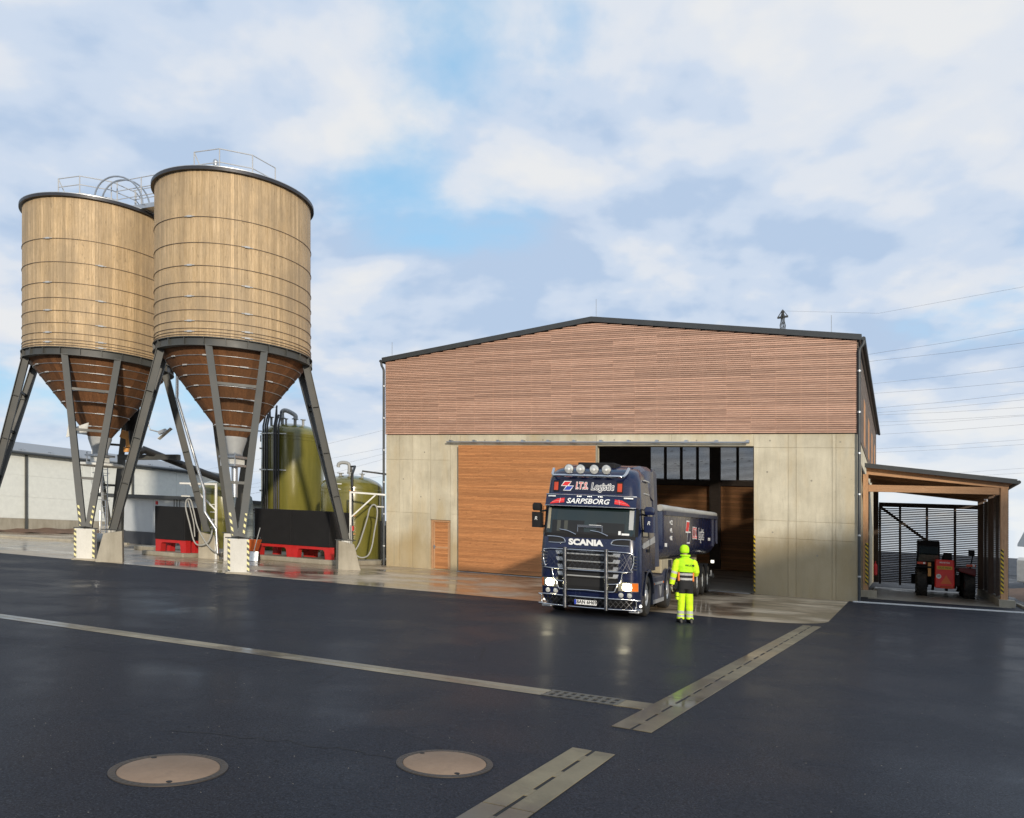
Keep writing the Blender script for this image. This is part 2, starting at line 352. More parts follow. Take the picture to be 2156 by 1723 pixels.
def frp():
    m = NT('olive resin tank'); v = m.coord((1, 1, 0.12), rnd=False); a = m.noise(v, 1.6, 4, 0.5); f = m.noise(m.coord((0.25, 0.25, 9), rnd=False), 6, 4, 0.6)
    col = m.ramp(a, (0.3, (0.10, 0.102, 0.018)), (0.7, (0.215, 0.19, 0.042))); col = m.mix(0.3, col, m.ramp(f, (0.3, 0.8), (0.7, 1.2)), 'MULTIPLY')
    m.set('Base Color', col); m.set('Roughness', 0.20); m.bump(f, 0.10, 0.004); m.set('Coat Weight', 0.6); m.set('Coat Roughness', 0.12); return m.m
M['frp'] = frp()
M['clampm'] = plain('zinc clamp', (0.42, 0.43, 0.44), 0.6)
M['wire'] = plain('conductor', (0.16, 0.16, 0.17), 0.5)

# ------------------------------------------------------------------ the ground
def sheet(name, poly, z, mat, thick=None):
    mb = MB()
    if thick: mb.prism([(p[0], p[1]) for p in poly], lambda a, b, t: (a, b, t), z-thick, z)
    else: mb.add([(p[0], p[1], z) for p in poly], [tuple(range(len(poly)))])
    return tag(mb.build(name, mat), kind='structure')
g = sheet('ground', [(-900, -300), (900, -300), (900, 1500), (-900, 1500)], 0.0, M['asphalt']); g['label'] = 'dark wet asphalt of the yard'
cr = [B(20.2 - 1.6 + 1.6*math.cos(t), -11.5 + 1.6 - 1.6*math.sin(t)) for t in [R_(90 - 15*k) for k in range(7)]]
ap = [B(-60, -11.5)] + cr + [B(20.2, 0.4), B(-0.2, 0.4), B(-0.2, 9.5), B(-60, 9.5)]
sheet('apron_pavement', ap, 0.005, M['apron'])['label'] = 'wet concrete apron before hall and silos'
sheet('shed_floor', [B(20.75, 2.6), B(25.7, 3.2), B(25.9, 14.4), B(20.75, 14.4)], 0.006, M['floor'])['label'] = 'concrete floor of the open shed'
tag(MB().bar(B(20.35, -0.38, 0.018), B(29.5, 1.55, 0.018), 0.11, 0.05).build('edging_strip', M['white']), 'thin white edging strip before the open shed', 'edging', kind='structure')
# soil by the shed and far bank
sb = MB()
def soil(i, j):
    u, o = 26.6 + 14*i, 1.2 + 22*j; pt = B(u, o)
    return (pt.x, pt.y, -0.02 + 0.32*min(1, i*6)*min(1, j*7)*(0.75 + 0.25*math.sin(u*2.1)*math.cos(o*1.7)))
sb.grid(soil, 20, 24); tag(sb.build('soil_mound', M['soil'], smooth=60), 'brown heap of bare soil beside the open shed', kind='stuff')
kb = MB()
for q0, q1 in (((26.15, 2.4), (26.15, 5.5)), ((26.15, 2.4), (31, 2.75))):
    kb.bar(B(*q0, 0.045), B(*q1, 0.045), 0.12, 0.11)
tag(kb.build('kerb', M['plinth'], bevel=0.01), 'grey concrete kerb edging round the soil bed', 'kerb', kind='structure')
bk = MB()
def bank(i, j):
    pt = Vector((-46, 50, 0)).lerp(Vector((-31.5, 66, 0)), i); n = Vector((-0.9, 0.42, 0)); q = pt - n*(2.3*(1-j)) 
    return (q.x, q.y, 0.02 + 0.34*j + 0.05*math.sin(i*60))
bk.grid(bank, 40, 4); tag(bk.build('soil_bank', M['soil'], smooth=60), 'low brown soil bank along the white hall', kind='stuff')

V3_ = lambda x, y: Vector((x, y, 0))
# drains -------------------------------------------------------------------
def slot_drain(a, b, w, label, el=2.0):
    d = b - a; ln = d.length; ang = math.atan2(d.y, d.x)
    t = thing('slot_drain', label, 'drain', a, ang, 'slot drains in the asphalt')
    MB().box(0, ln, -w/2, w/2, 0.0005, 0.003).build('channel', M['dark'], t)
    n = max(1, round(ln/el)); e = ln/n
    for i in range(n):
        x0, x1 = i*e + 0.006, (i+1)*e - 0.006
        for s in (-1, 1):
            y0, y1 = sorted((s*0.017, s*w/2))
            MB().box(x0, x1, y0, y1, 0.001, 0.010).build('drain_element', M['drain'], t, bevel=0.004)
        k = x0 + 0.30
        while k < x1:
            MB().box(k, min(k+0.16, x1), -0.0168, 0.0168, 0.001, 0.0095).build('slot_bridge', M['drain'], t); k += 0.56
    return t
slot_drain(Vector((1.19, 8.30, 0)), B(19.95, -11.52), 0.42, 'long concrete slot drain running from the apron corner to the grate')
slot_drain(Vector((-1.55, 2.5, 0)), Vector((0.73, 7.40, 0)), 0.40, 'short concrete slot drain ending beside the two manhole covers')
t = thing('channel_drain', 'long concrete channel strip crossing the asphalt with an iron grate at its end', 'drain', B(-32, -23.6), -R_(25))
MB().box(0, 51.3, -0.19, 0.19, 0.0005, 0.003).build('channel', M['dark'], t)
for i in range(25):
    for s in (-1, 1):
        y0, y1 = sorted((s*0.006, s*0.175))
        MB().box(i*2 + 0.005, i*2 + 1.995, y0, y1, 0.001, 0.009 if s > 0 else 0.007).build('drain_element', M['drainl'], t, bevel=0.004)
MB().box(50.9, 51.28, -0.195, 0.195, 0.001, 0.009).build('drain_element', M['drain'], t)
gr = MB()
for x in [50.02 + 0.108*k for k in range(9)]: gr.box(x, x+0.05, -0.19, 0.19, 0.002, 0.012)
for y in (-0.19, -0.02, 0.15): gr.box(50.0, 50.9, y, y+0.04, 0.003, 0.0135)
gr.build('grate', plain('grey iron grate', (0.12, 0.115, 0.10), 0.5, 0.5), t)
M['cover'] = concrete('cover fill', (0.235, 0.15, 0.09), (0.33, 0.22, 0.14), rough=0.7)
M['iron'] = plain('rusty iron', (0.075, 0.062, 0.052), 0.55, 0.4, sc=8)
for (x, y, r, lab) in ((-2.58, 6.24, 0.42, 'round manhole cover with orange brown fill, farther from the slot drain'), (-0.55, 6.78, 0.395, 'round manhole cover with pale beige fill, nearer to the slot drain')):
    t = thing('manhole_cover', lab, 'manhole', (x, y, 0), 0, 'manhole covers in the asphalt')
    MB().lathe([(r*1.0, 0.0005), (r*1.0, 0.009), (r*0.96, 0.011), (r*0.88, 0.011), (r*0.865, 0.003), (r*0.86, 0.003)], 64, caps=False).build('frame', M['iron'], t, smooth=30)
    MB().lathe([(r*0.865, 0.002), (r*0.855, 0.008), (r*0.83, 0.0115), (0.001, 0.013)], 64, caps=False).build('cover', M['cover'], t, smooth=30)
    fr = MB()
    for k in range(48):
        an = k*math.pi/24; fr.box(-0.004, 0.004, 0, 0.03, 0.010, 0.013)
        for q in range(len(fr.v)-8, len(fr.v)):
            vx, vy, vz = fr.v[q]; vy += r*0.90; fr.v[q] = (vx*math.cos(an) - vy*math.sin(an), vx*math.sin(an) + vy*math.cos(an), vz)
    fr.build('frame_ribs', M['iron'], t)['kind'] = 'stuff'
    for an in (2.3, 5.1): MB().cyl((r*0.8*math.cos(an), r*0.8*math.sin(an), 0.008), (r*0.8*math.cos(an), r*0.8*math.sin(an), 0.0135), 0.022, n=12).build('lifting_hole', M['dark'], t)

ck = MB(); cp = [V3_(*p) for p in ((-3.02, 7.42), (-2.3, 7.28), (-1.75, 7.12), (-1.3, 7.02), (-0.98, 6.85))]; cp = bez([p + Vector((random.uniform(-.05, .05), random.uniform(-.06, .06), 0)) for a_, b_ in zip(cp, cp[1:]) for p in [a_.lerp(b_, k/5) for k in range(5)]] + [cp[-1]], 3)
ck.add([(p.x, p.y - 0.006 - 0.004*math.sin(i*1.3), 0.0025) for i, p in enumerate(cp)] + [(p.x, p.y + 0.007 + 0.004*math.sin(i*2.1), 0.0025) for i, p in enumerate(cp)], [(i, i+1, len(cp)+i+1, len(cp)+i) for i in range(len(cp)-1)])
tag(ck.build('asphalt_crack', M['dark']), 'thin dark crack in the asphalt between the manholes', 'crack', kind='structure')
gm = MB(); rg = random.Random(3)
for _ in range(420):
    yy = rg.uniform(4.2, 15); xx = rg.uniform(-0.66, 0.66)*yy; s_ = rg.uniform(0.002, 0.006)
    gm.add([(xx-s_, yy, 0.0), (xx+s_*rg.uniform(.5, 1.6), yy-s_*.7, 0.0), (xx+s_*.4, yy+s_, 0.0), (xx, yy, s_*0.9)], [(0,1,3), (1,2,3), (2,0,3)])
tag(gm.build('loose_grit', plain('pale grit', (0.20, 0.19, 0.17), 0.8)), 'scattered tiny grit lying on the asphalt', kind='stuff')

# ------------------------------------------------------------------ storage hall
hall = thing('storage_hall', 'large concrete and larch-slatted storage hall with a sliding wooden door', 'hall', BO, -R_(25))
HW, HL, ZC, ZE, ZR = 20.48, 27.0, 6.15, 9.60, 10.86
wl = MB()
for x0, x1, z0, z1 in ((0, 2.4, -0.3, ZC), (2.4, 3.45, 2.27, ZC), (3.45, 10.42, -0.3, ZC), (10.42, 16.8, 5.68, ZC), (16.8, HW, -0.3, ZC)):
    wl.box(x0, x1, 0.022, 0.35, z0, z1)
wl.box(2.4, 3.45, 0.02, 0.35, -0.3, 0.03)
wl.build('front_wall', M['conc'], hall)
def panels(xs, zs, skip=()):
    for i in range(len(xs)-1):
        for j in range(len(zs)-1):
            if (i, j) in skip: continue
            MB().box(xs[i]+0.006, xs[i+1]-0.006, random.uniform(-0.002, 0.002), 0.03, zs[j]+0.006, zs[j+1]-0.006).build('wall_panel', M['conc'], hall, bevel=0.004)
panels([0, 0.735, 1.45, 2.4], [-0.3, 2.55, 5.0, ZC]); panels([2.4, 3.45], [2.27, 5.0, ZC]); panels([3.45, 3.96, 7.2, 10.42], [-0.3, 2.55, 5.68, ZC])
panels([10.42, 13.6, 16.8], [5.68, ZC]); panels([16.8, 18.06, 18.35, 19.62, 19.75, HW], [-0.3, 2.19, 2.85, 5.63, ZC])
MB().box(HW-0.35, HW-0.001, 0.352, HL, -0.3, ZC).build('side_wall', M['conc'], hall)
MB().box(0.001, 0.35, 0.352, HL, -0.3, ZC).build('side_wall', M['conc'], hall)
MB().box(0.36, HW-0.36, HL-0.4, HL, -0.3, 5.9).build('back_wall', M['dark'], hall)
for k in range(30): MB().box(0.37, HW-0.37, HL-0.44+random.uniform(-.006, .006), HL-0.402, 0.0+k*0.196, 0.188+k*0.196).build('bulkhead_plank', M['brownwall'], hall)
MB().box(0.37, HW-0.37, HL-0.6, HL-0.1, 5.9, 6.3).build('ring_beam', M['darkwood'], hall)
MB().box(0.3, 5.33, HL-0.35, HL-0.2, 6.3, 9.7).build('louvre_cover', M['darkwood'], hall)
for x in (6.44, 7.61, 8.78, 11.6, 12.77, 13.94, 15.1, 16.3, 17.4, 18.6): MB().box(x-0.08, x+0.08, HL-0.45, HL-0.2, 6.3, 9.75 + 1.0*(1-abs(x-HW/2)/(HW/2))).build('post', M['darkwood'], hall)
MB().box(9.72, 10.46, HL-0.75, HL-0.46, 0, 10.5).build('post', M['darkwood'], hall)
for k in range(42): MB().box(0.05, HW-0.05, HL-0.12, HL-0.09, 6.34+k*0.0815, 6.34+k*0.0815+0.064).build('louvre_slat', M['darkwood'], hall)
MB().prism([(0.36, -0.01), (HW-0.36, -0.01), (HW-0.36, 0.004), (0.36, 0.004)], lambda a, b, t: (a, t, b+0.004), 0.36, HL-0.5).build('hall_floor', M['floor'], hall)
rz = lambda x: ZE + (ZR-ZE)*(1-abs(x-HW/2)/(HW/2))
MB().prism([(0.02, ZC+0.01), (HW-0.02, ZC+0.01), (HW-0.02, rz(HW)-0.02), (HW/2, ZR-0.02), (0.02, rz(0)-0.02)], lambda a, b, t: (a, t, b), 0.0, 0.12).build('gable_membrane', M['membrane'], hall)
for o in range(1, 11):
    for x in (0.03, HW-0.15): MB().box(x, x+0.12, o*2.6-0.08, o*2.6+0.08, ZC+0.01, ZE-0.02).build('wall_post', M['darkwood'], hall)
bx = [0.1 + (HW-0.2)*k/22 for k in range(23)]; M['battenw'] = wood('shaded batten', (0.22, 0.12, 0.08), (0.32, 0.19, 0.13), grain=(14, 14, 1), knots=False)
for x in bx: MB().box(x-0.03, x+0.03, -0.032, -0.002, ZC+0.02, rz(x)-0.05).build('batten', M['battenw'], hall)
PITCH = 0.0795; k = 0
while True:
    z = ZC + 0.03 + k*PITCH
    if z > ZR - 0.08: break
    ins = 0.0 if z+0.065 < ZE else (z+0.065-ZE)/(ZR-ZE)*HW/2
    x0, x1 = ins+0.01, HW-ins-0.01
    cuts = [0.1 + (HW-0.2)*(c + random.choice((-1, 0, 0, 1)))/22 for c in (4, 9, 13, 18)]
    xs = [x0] + [c for c in cuts if x0+0.3 < c < x1-0.3] + [x1]
    for i in range(len(xs)-1):
        yy = random.uniform(-0.003, 0.003)
        MB().box(xs[i]+0.003, xs[i+1]-0.003, -0.062+yy, -0.034+yy, z, z+0.060).build('slat', M['slat'], hall)
    k += 1
for k in range(43):
    z = ZC + 0.03 + k*PITCH
    MB().box(HW+0.002, HW+0.03, -0.03, HL, z, z+0.052).build('side_slat', M['slatgrey'], hall)
    MB().box(-0.03, -0.002, -0.03, HL, z, z+0.052).build('side_slat', M['slatgrey'], hall)
for o in (6.3, 11.8, 17.3, 22.8):
    w = MB().box(HW+0.02, HW+0.036, o-0.75, o+0.75, 6.35, 8.35).build('window', M['glulamv'], hall)
    for q in range(4): MB().box(HW+0.034, HW+0.05, o-0.68+q*0.36, o-0.54+q*0.36, 6.4, 8.3).build('louvre', M['glulamv'], w)
# roof
OV = 0.16
for s in (0, 1):
    X = (lambda x: x) if s == 0 else (lambda x: HW - x)
    pr = [(X(-0.12), ZE-0.02+0.0), (X(HW/2-0.001), ZR+0.0), (X(HW/2-0.001), ZR+0.17), (X(-0.12), ZE+0.15)]
    MB().prism(pr, lambda a, b, t: (a, t, b), -OV+0.03, HL+OV).build('roof', M['roofgalv'], hall)
    pf = [(X(-0.15), ZE-0.05), (X(HW/2), ZR-0.02), (X(HW/2), ZR+0.19), (X(-0.15), ZE+0.16)]
    MB().prism(pf, lambda a, b, t: (a, t, b), -OV, -OV+0.028).build('fascia', M['fascia'], hall)
    MB().box(*sorted((X(-0.152), X(-0.125))), -OV+0.03, HL+OV, ZE-0.06, ZE+0.165).build('fascia', M['fascia'], hall)
    MB().tube([(X(-0.22), -OV, ZE-0.0), (X(-0.22), HL+OV, ZE-0.0)], 0.07, 10).build('gutter', M['fascia'], hall, smooth=40)
    MB().tube(bez([(X(-0.22), -0.08, ZE-0.05), (X(-0.20), -0.08, ZE-0.2), (X(-0.08), -0.1, ZE-0.4), (X(-0.07), -0.1, ZE-0.7)]) + [(X(-0.07), -0.1, 0.02)], 0.055, 10).build('downpipe', M['fascia'], hall, smooth=40)
    for q in range(6): MB().lathe([(0.06, 0), (0.066, 0.0), (0.066, 0.06), (0.06, 0.06)], 12, (X(-0.07), -0.1, 0.9+q*1.5), caps=False).build('pipe_clamp', M['galv'], hall)
MB().cyl((HW/2+0.1, 0.2, ZR+0.2), (HW/2+0.1, 0.2, ZR+1.0), 0.012, n=6).build('lightning_rod', M['galv'], hall)
MB().cyl((0.2, 0.2, ZE+0.15), (0.2, 0.2, ZE+0.95), 0.012, n=6).build('lightning_rod', M['galv'], hall)
MB().cyl((HW-0.9, 0.2, ZE+0.25), (HW-0.9, 0.2, ZE+1.0), 0.012, n=6).build('lightning_rod', M['galv'], hall)
# sliding door, rail
dr = MB().box(3.97, 10.44, -0.16, -0.06, 0.05, 5.66).build('sliding_door', M['doorwood'], hall)
for k in range(88):
    z = 0.055 + k*0.0637; c = random.uniform(4.6, 9.8)
    for x0, x1 in ((3.96, c), (c, 10.45)):
        yy = random.uniform(-0.0035, 0.0035)
        MB().box(x0+0.002, x1-0.002, -0.185+yy, -0.161, z, z+0.0575).build('door_board', M['doorwood'], dr)
MB().box(10.452, 10.50, -0.19, -0.055, 0.05, 5.68).build('door_edge', M['plinth'], dr)
MB().tube([(3.37, -0.20, 5.80), (16.66, -0.20, 5.80)], 0.038, 8).build('door_rail', M['galv'], hall, smooth=40)
for k in range(12): MB().box(3.5+k*1.185, 3.62+k*1.185, -0.22, 0.0, 5.83, 5.90).build('rail_bracket', M['galv'], hall)
MB().box(3.9, 16.7, -0.26, -0.06, 0.0, 0.02).build('door_track', M['galv'], hall)
# personnel door
fd = MB().box(2.42, 2.50, 0.06, 0.2, 0.03, 2.26).box(3.36, 3.44, 0.06, 0.2, 0.03, 2.26).box(2.50, 3.36, 0.06, 0.2, 2.18, 2.26).build('door_frame', M['glulamv'], hall)
lf = MB().box(2.51, 3.35, 0.11, 0.18, 0.04, 2.17).build('door', M['doorwood'], hall)
for k in range(32): MB().box(2.60, 3.27, 0.095, 0.112, 0.10+k*0.0635, 0.10+k*0.0635+0.057).build('door_board', M['doorwood'], lf)
MB().box(2.515, 2.60, 0.09, 0.112, 0.05, 2.16).box(3.27, 3.345, 0.09, 0.112, 0.05, 2.16).box(2.60, 3.27, 0.088, 0.112, 0.98, 1.06).build('stile', M['glulamv'], lf)
MB().cyl((2.56, 0.09, 1.05), (2.56, 0.03, 1.05), 0.012, n=8).bar((2.55, 0.035, 1.05), (2.68, 0.035, 1.05), 0.02).box(2.53, 2.59, 0.083, 0.09, 0.93, 1.12).build('handle', M['inox'], lf)
MB().box(16.80, 16.86, -0.022, -0.004, 0.05, 2.25).build('warning_strip', M['tape'], hall)
for (u, z) in ((0.95, 4.1), (1.9, 3.3), (2.1, 5.35), (2.9, 3.2), (5.2, 5.9), (8.0, 5.92), (11.2, 5.92), (14.6, 5.9), (17.4, 5.9), (19.9, 5.85), (17.3, 4.7), (18.9, 4.4), (17.5, 2.4), (19.1, 1.6)):
    MB().lathe([(0.001, 0.0), (0.035, 0.0)], 12, (u, -0.004, z), caps=False, axis='y').build('tie_hole', M['plinth'], hall)

# ------------------------------------------------------------------ open shed
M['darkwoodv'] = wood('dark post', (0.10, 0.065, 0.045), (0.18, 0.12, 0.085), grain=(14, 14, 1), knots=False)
shed = thing('open_shed', 'open timber shed with sloping dark roof built against the hall', 'shed', BO, -R_(25))
U0, U1, O0, O1 = 20.66, 25.52, 4.0, 14.0
for (u, o, w) in ((U0-0.03, O0, 0.10), (U1-0.0, O0, 0.12), (U1, 9.0, 0.10), (U1, O1, 0.12), (U0+0.13, O1, 0.12)):
    zt = 5.0 - 0.085*(u-U0)
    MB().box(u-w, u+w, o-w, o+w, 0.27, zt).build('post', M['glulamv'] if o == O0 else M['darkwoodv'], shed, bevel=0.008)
    if o == O0: MB().box(u-0.20, u+0.42 if u < 22 else u+0.35, o-0.36, o+0.32, -0.05, 0.28).build('plinth', M['plinth'], shed, bevel=0.015)
    if o == O0: MB().box(u+w-0.11 if u < 22 else u-w-0.002, u+w+0.002 if u < 22 else u-w+0.10, o-w-0.012, o-w-0.002, 0.5, 2.2).build('warning_strip', M['tape'], shed)
MB().box(U1-0.14, U1+0.16, O0+0.35, O1+0.2, -0.05, 0.27).build('plinth', M['plinth'], shed, bevel=0.01)
MB().box(U0+0.071, U1-0.121, O0-0.06, O0+0.06, 4.30, 4.58).build('beam', M['glulam'], shed, bevel=0.008)
rs = lambda u: 5.30 - 0.105*(u-U0)
MB().prism([(U0+0.0, rs(U0)-0.30), (U1+0.15, rs(U1+0.15)-0.24), (U1+0.15, rs(U1+0.15)-0.02), (U0, rs(U0)-0.02)], lambda a, b, t: (a, t, b), O0-0.10, O0+0.10).build('rafter', M['glulam'], shed)
for o in (6.5, 9.0, 11.5, 14.0): MB().prism([(U0, rs(U0)-0.26), (U1+0.15, rs(U1+0.15)-0.22), (U1+0.15, rs(U1+0.15)-0.02), (U0, rs(U0)-0.02)], lambda a, b, t: (a, t, b), o-0.08, o+0.08).build('rafter', M['glulam'], shed)
for k in range(24):
    o0 = O0-0.35 + k*0.46
    MB().prism([(U0-0.02, rs(U0)-0.018), (U1+0.3, rs(U1+0.3)-0.018), (U1+0.3, rs(U1+0.3)+0.03), (U0-0.02, rs(U0)+0.03)], lambda a, b, t: (a, t, b), o0+0.004, o0+0.455).build('ceiling_board', M['brownwall'], shed)
MB().prism([(U0-0.05, rs(U0)+0.032), (U1+0.38, rs(U1+0.38)+0.032), (U1+0.38, rs(U1+0.38)+0.12), (U0-0.05, rs(U0)+0.12)], lambda a, b, t: (a, t, b), O0-0.40, O1+0.4).build('roof', M['fascia'], shed)
MB().prism([(U0-0.05, rs(U0)-0.05), (U1+0.40, rs(U1+0.40)-0.05), (U1+0.40, rs(U1+0.40)+0.13), (U0-0.05, rs(U0)+0.13)], lambda a, b, t: (a, t, b), O0-0.43, O0-0.402).build('fascia', M['fascia'], shed)
MB().tube([(U1+0.45, O0-0.43, rs(U1)-0.02), (U1+0.45, O1+0.4, rs(U1)-0.02)], 0.07, 10).build('gutter', M['fascia'], shed, smooth=40)
for k, u in enumerate((U0+0.32, 21.92, 23.15, 24.4)): MB().box(u-0.055, u+0.055, O1-0.10, O1-0.0, 0.2, 4.3).build('wall_post', M['darkwood'], shed)
MB().box(U0+0.27, U1-0.13, O1-0.11, O1+0.01, 4.18, 4.40).build('top_rail', M['darkwood'], shed)
for k in range(43): MB().box(U0+0.1, U1-0.1, O1+0.03, O1+0.055, 0.32+k*0.0895, 0.32+k*0.0895+0.057).build('back_slat', M['darkwood'], shed)
MB().bar((U0+0.3, O1-0.06, 4.2), (23.1, O1-0.06, 2.55), 0.10, 0.13).build('brace', M['darkwood'], shed)
for k in range(47): MB().box(U1+0.13, U1+0.155, O0+0.0, O1+0.02, 0.30+k*0.0895, 0.30+k*0.0895+0.078).build('side_slat', M['slatgrey'], shed)
for o in (5.6, 7.2, 10.7, 12.4): MB().box(U1+0.02, U1+0.128, o-0.05, o+0.05, 0.27, 4.6).build('wall_post', M['darkwood'], shed)
ex = MB().lathe([(0.05, 0.9), (0.075, 0.93), (0.075, 1.28), (0.05, 1.36), (0.022, 1.38), (0.022, 1.44), (0.04, 1.45), (0.001, 1.47)], 16, (U0+0.335, O0+0.1, 0)).build('fire_extinguisher', M['redp']); ex.location = BO; ex.rotation_euler = (0, 0, -R_(25))
tag(ex, 'small red fire extinguisher fixed to the shed post beside the hall', 'extinguisher')

# ------------------------------------------------------------------ silos
RS, ZB, ZT = 2.90, 8.33, 14.30
NST, NCO = 150, 64
def stave_mesh():
    w = 2*math.pi*RS/NST/2 - 0.0018; return MB().hexa([(RS-0.05, -w, ZB), (RS, -w, ZB), (RS, w, ZB), (RS-0.05, w, ZB)], [(RS-0.05, -w, ZT), (RS, -w, ZT), (RS, w, ZT), (RS-0.05, w, ZT)]).mesh('stave', M['stave'])
def cone_r(z): return 0.42 + (2.72-0.42)*(z-5.0)/3.05
def cone_mesh():
    def q(z, dr): 
        r = cone_r(z)+dr; w = math.pi*cone_r(z)/NCO - 0.002; return [(r-0.05, -w, z), (r, -w, z), (r, w, z), (r-0.05, w, z)]
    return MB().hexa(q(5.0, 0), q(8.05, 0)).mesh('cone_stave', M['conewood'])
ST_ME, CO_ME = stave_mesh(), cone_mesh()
HOOPS = [12.62, 11.69, 10.87, 10.27, 9.76, 9.28, 8.88, 8.62, 8.50, 8.40]
FT = 3.06
def silo(name, label, cx, cy, second=False):
    t = thing(name, label, 'silo', (cx, cy, 0), -R_(25), 'timber silos on steel legs')
    for k in range(NST):
        a = 2*math.pi*k/NST; o = link('stave', ST_ME, t, rz=a); rr = random.uniform(-0.004, 0.004); o.location = (rr*math.cos(a), rr*math.sin(a), 0)
    MB().lathe([(RS-0.06, ZB), (RS-0.06, ZT)], 60, caps=False).build('liner', M['dark'], t)
    for i, z in enumerate(HOOPS):
        h = MB().tube([(math.cos(q)*(RS+0.018), math.sin(q)*(RS+0.018), z) for q in [2*math.pi*k/90 for k in range(90)]], 0.012, 6, closed=True).build('hoop', M['hoop'], t, smooth=60)
        for a in ((R_(-78) if i % 2 == 0 else R_(-38)), (R_(60) if i % 2 else R_(140))):
            c, s = math.cos(a), math.sin(a); p = Vector((c*(RS+0.04), s*(RS+0.04), z)); d = Vector((-s, c, 0))
            MB().bar(p-d*0.09, p+d*0.09, 0.05, 0.06).bar(p-d*0.2, p+d*0.2, 0.022).build('clamp', M['clampm'], h)
    # roof
    MB().lathe([(RS-0.1, ZT-0.02), (RS+0.13, ZT-0.02), (RS+0.13, ZT+0.10), (RS-0.1, ZT+0.10)], 72, caps=False).build('roof_edge', plain('silo roof edge', (0.045, 0.045, 0.05), 0.4, 0.3) if 'redge' not in M else M['redge'], t, smooth=30)
    rf = MB().lathe([(RS+0.12, ZT+0.10), (RS+0.12, ZT+0.125), (0.6, ZT+0.42), (0.3, ZT+0.44), (0.001, ZT+0.44)], 72, caps=False).build('roof', M['roofgalv'], t, smooth=20)
    MB().box(-1.3, -0.5, -0.9, -0.2, ZT+0.22, ZT+0.48).build('hatch', M['fascia'], rf)
    if not second: MB().tube([(0.35, -1.35, ZT+0.2), (0.35, -1.35, ZT+0.95)], 0.10, 14).lathe([(0.10, 0.0), (0.085, 0.06), (0.04, 0.1), (0.001, 0.1)], 14, (0.35, -1.35, ZT+0.95)).build('vent_pipe', M['galv'], rf, smooth=50)
    # railing on the roof
    angs = [-106, -65, -24, 17] if not second else [-106, -65, -24, 17, 50]
    P = [Vector((math.cos(R_(a))*1.68, math.sin(R_(a))*1.68, ZT+0.27)) for a in angs]
    rail = MB()
    for p in P: rail.tube([p, p+Vector((0, 0, 1.05))], 0.024, 6)
    for h in ((0.55, 1.05) if not second else (0.35, 0.7, 1.05)): 
        for p, q in zip(P, P[1:]): rail.tube([p+Vector((0, 0, h)), q+Vector((0, 0, h))], 0.022, 6)
    rail.tube([P[0]+Vector((0, 0, 1.05)), P[0]+Vector((0.14, 0.2, 0.5)), P[0]+Vector((0.1, 0.3, 0.05))], 0.02, 6)
    rail.build('railing', M['clampm'], t)
    # ring beam
    rb = MB().lathe([(RS-0.16, ZB-0.32), (RS+0.07, ZB-0.32), (RS+0.07, ZB-0.295), (RS-0.02, ZB-0.295), (RS-0.02, ZB-0.03), (RS+0.07, ZB-0.03), (RS+0.07, ZB-0.002), (RS-0.16, ZB-0.002)], 72, caps=False).build('ring_beam', M['steel'], t, smooth=25)
    for k in range(24):
        a = R_(7.5+15*k); c, s = math.cos(a), math.sin(a)
        MB().bar((c*(RS+0.02), s*(RS+0.02), ZB-0.295), (c*(RS+0.02), s*(RS+0.02), ZB-0.032), 0.02, 0.085, (c, s, 0)).build('stiffener', M['steel'], rb)
    # cone
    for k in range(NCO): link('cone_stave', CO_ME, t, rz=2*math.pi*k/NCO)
    MB().lathe([(cone_r(5.0)-0.06, 5.0), (cone_r(8.05)-0.06, 8.05)], 48, caps=False).build('cone_liner', M['dark'], t)
    for i, z in enumerate((7.75, 7.45, 7.13, 6.78, 6.38, 5.95, 5.45)):
        r = cone_r(z)+0.015
        h = MB().tube([(math.cos(q)*r, math.sin(q)*r, z) for q in [2*math.pi*k/60 for k in range(60)]], 0.014, 6, closed=True).build('cone_hoop', M['galv'], t, smooth=60)
        for a in (R_(-70+31*(i % 3)), R_(-20-17*(i % 2)), R_(-105+9*(i % 2))):
            c, s = math.cos(a), math.sin(a); p = Vector((c*(r+0.02), s*(r+0.02), z)); d = Vector((-s, c, 0))
            MB().bar(p-d*0.11, p+d*0.11, 0.04, 0.045).build('clamp', M['clampm'], h)
    # outlet
    ot = MB().lathe([(0.47, 5.05), (0.47, 4.98), (0.30, 4.45), (0.30, 4.3)], 28, caps=False).build('outlet_cone', M['grey'], t, smooth=40)
    MB().box(-0.42, 0.42, -0.42, 0.42, 4.22, 4.30).box(-0.36, 0.36, -0.36, 0.36, 3.9, 3.98).build('flange', M['galv'], ot)
    MB().box(-0.27, 0.27, -0.27, 0.27, 3.98, 4.22).build('valve', M['whitedirty'], ot, bevel=0.02)
    for s in (-1, 1): MB().cyl((s*0.36, -0.36, 3.9), (s*0.36, -0.36, 4.42), 0.022, n=8).build('flange_bolt', M['galv'], ot)
    MB().cyl((0, 0, 2.7), (0, 0, 3.9), 0.12, n=14).build('discharge_pipe', M['galv'], ot, smooth=40)
    MB().lathe([(0.9, 3.80), (0.95, 3.82), (0.95, 3.90), (0.9, 3.92)], 28, caps=True).build('splash_plate', M['whitedirty'], ot) if second else None
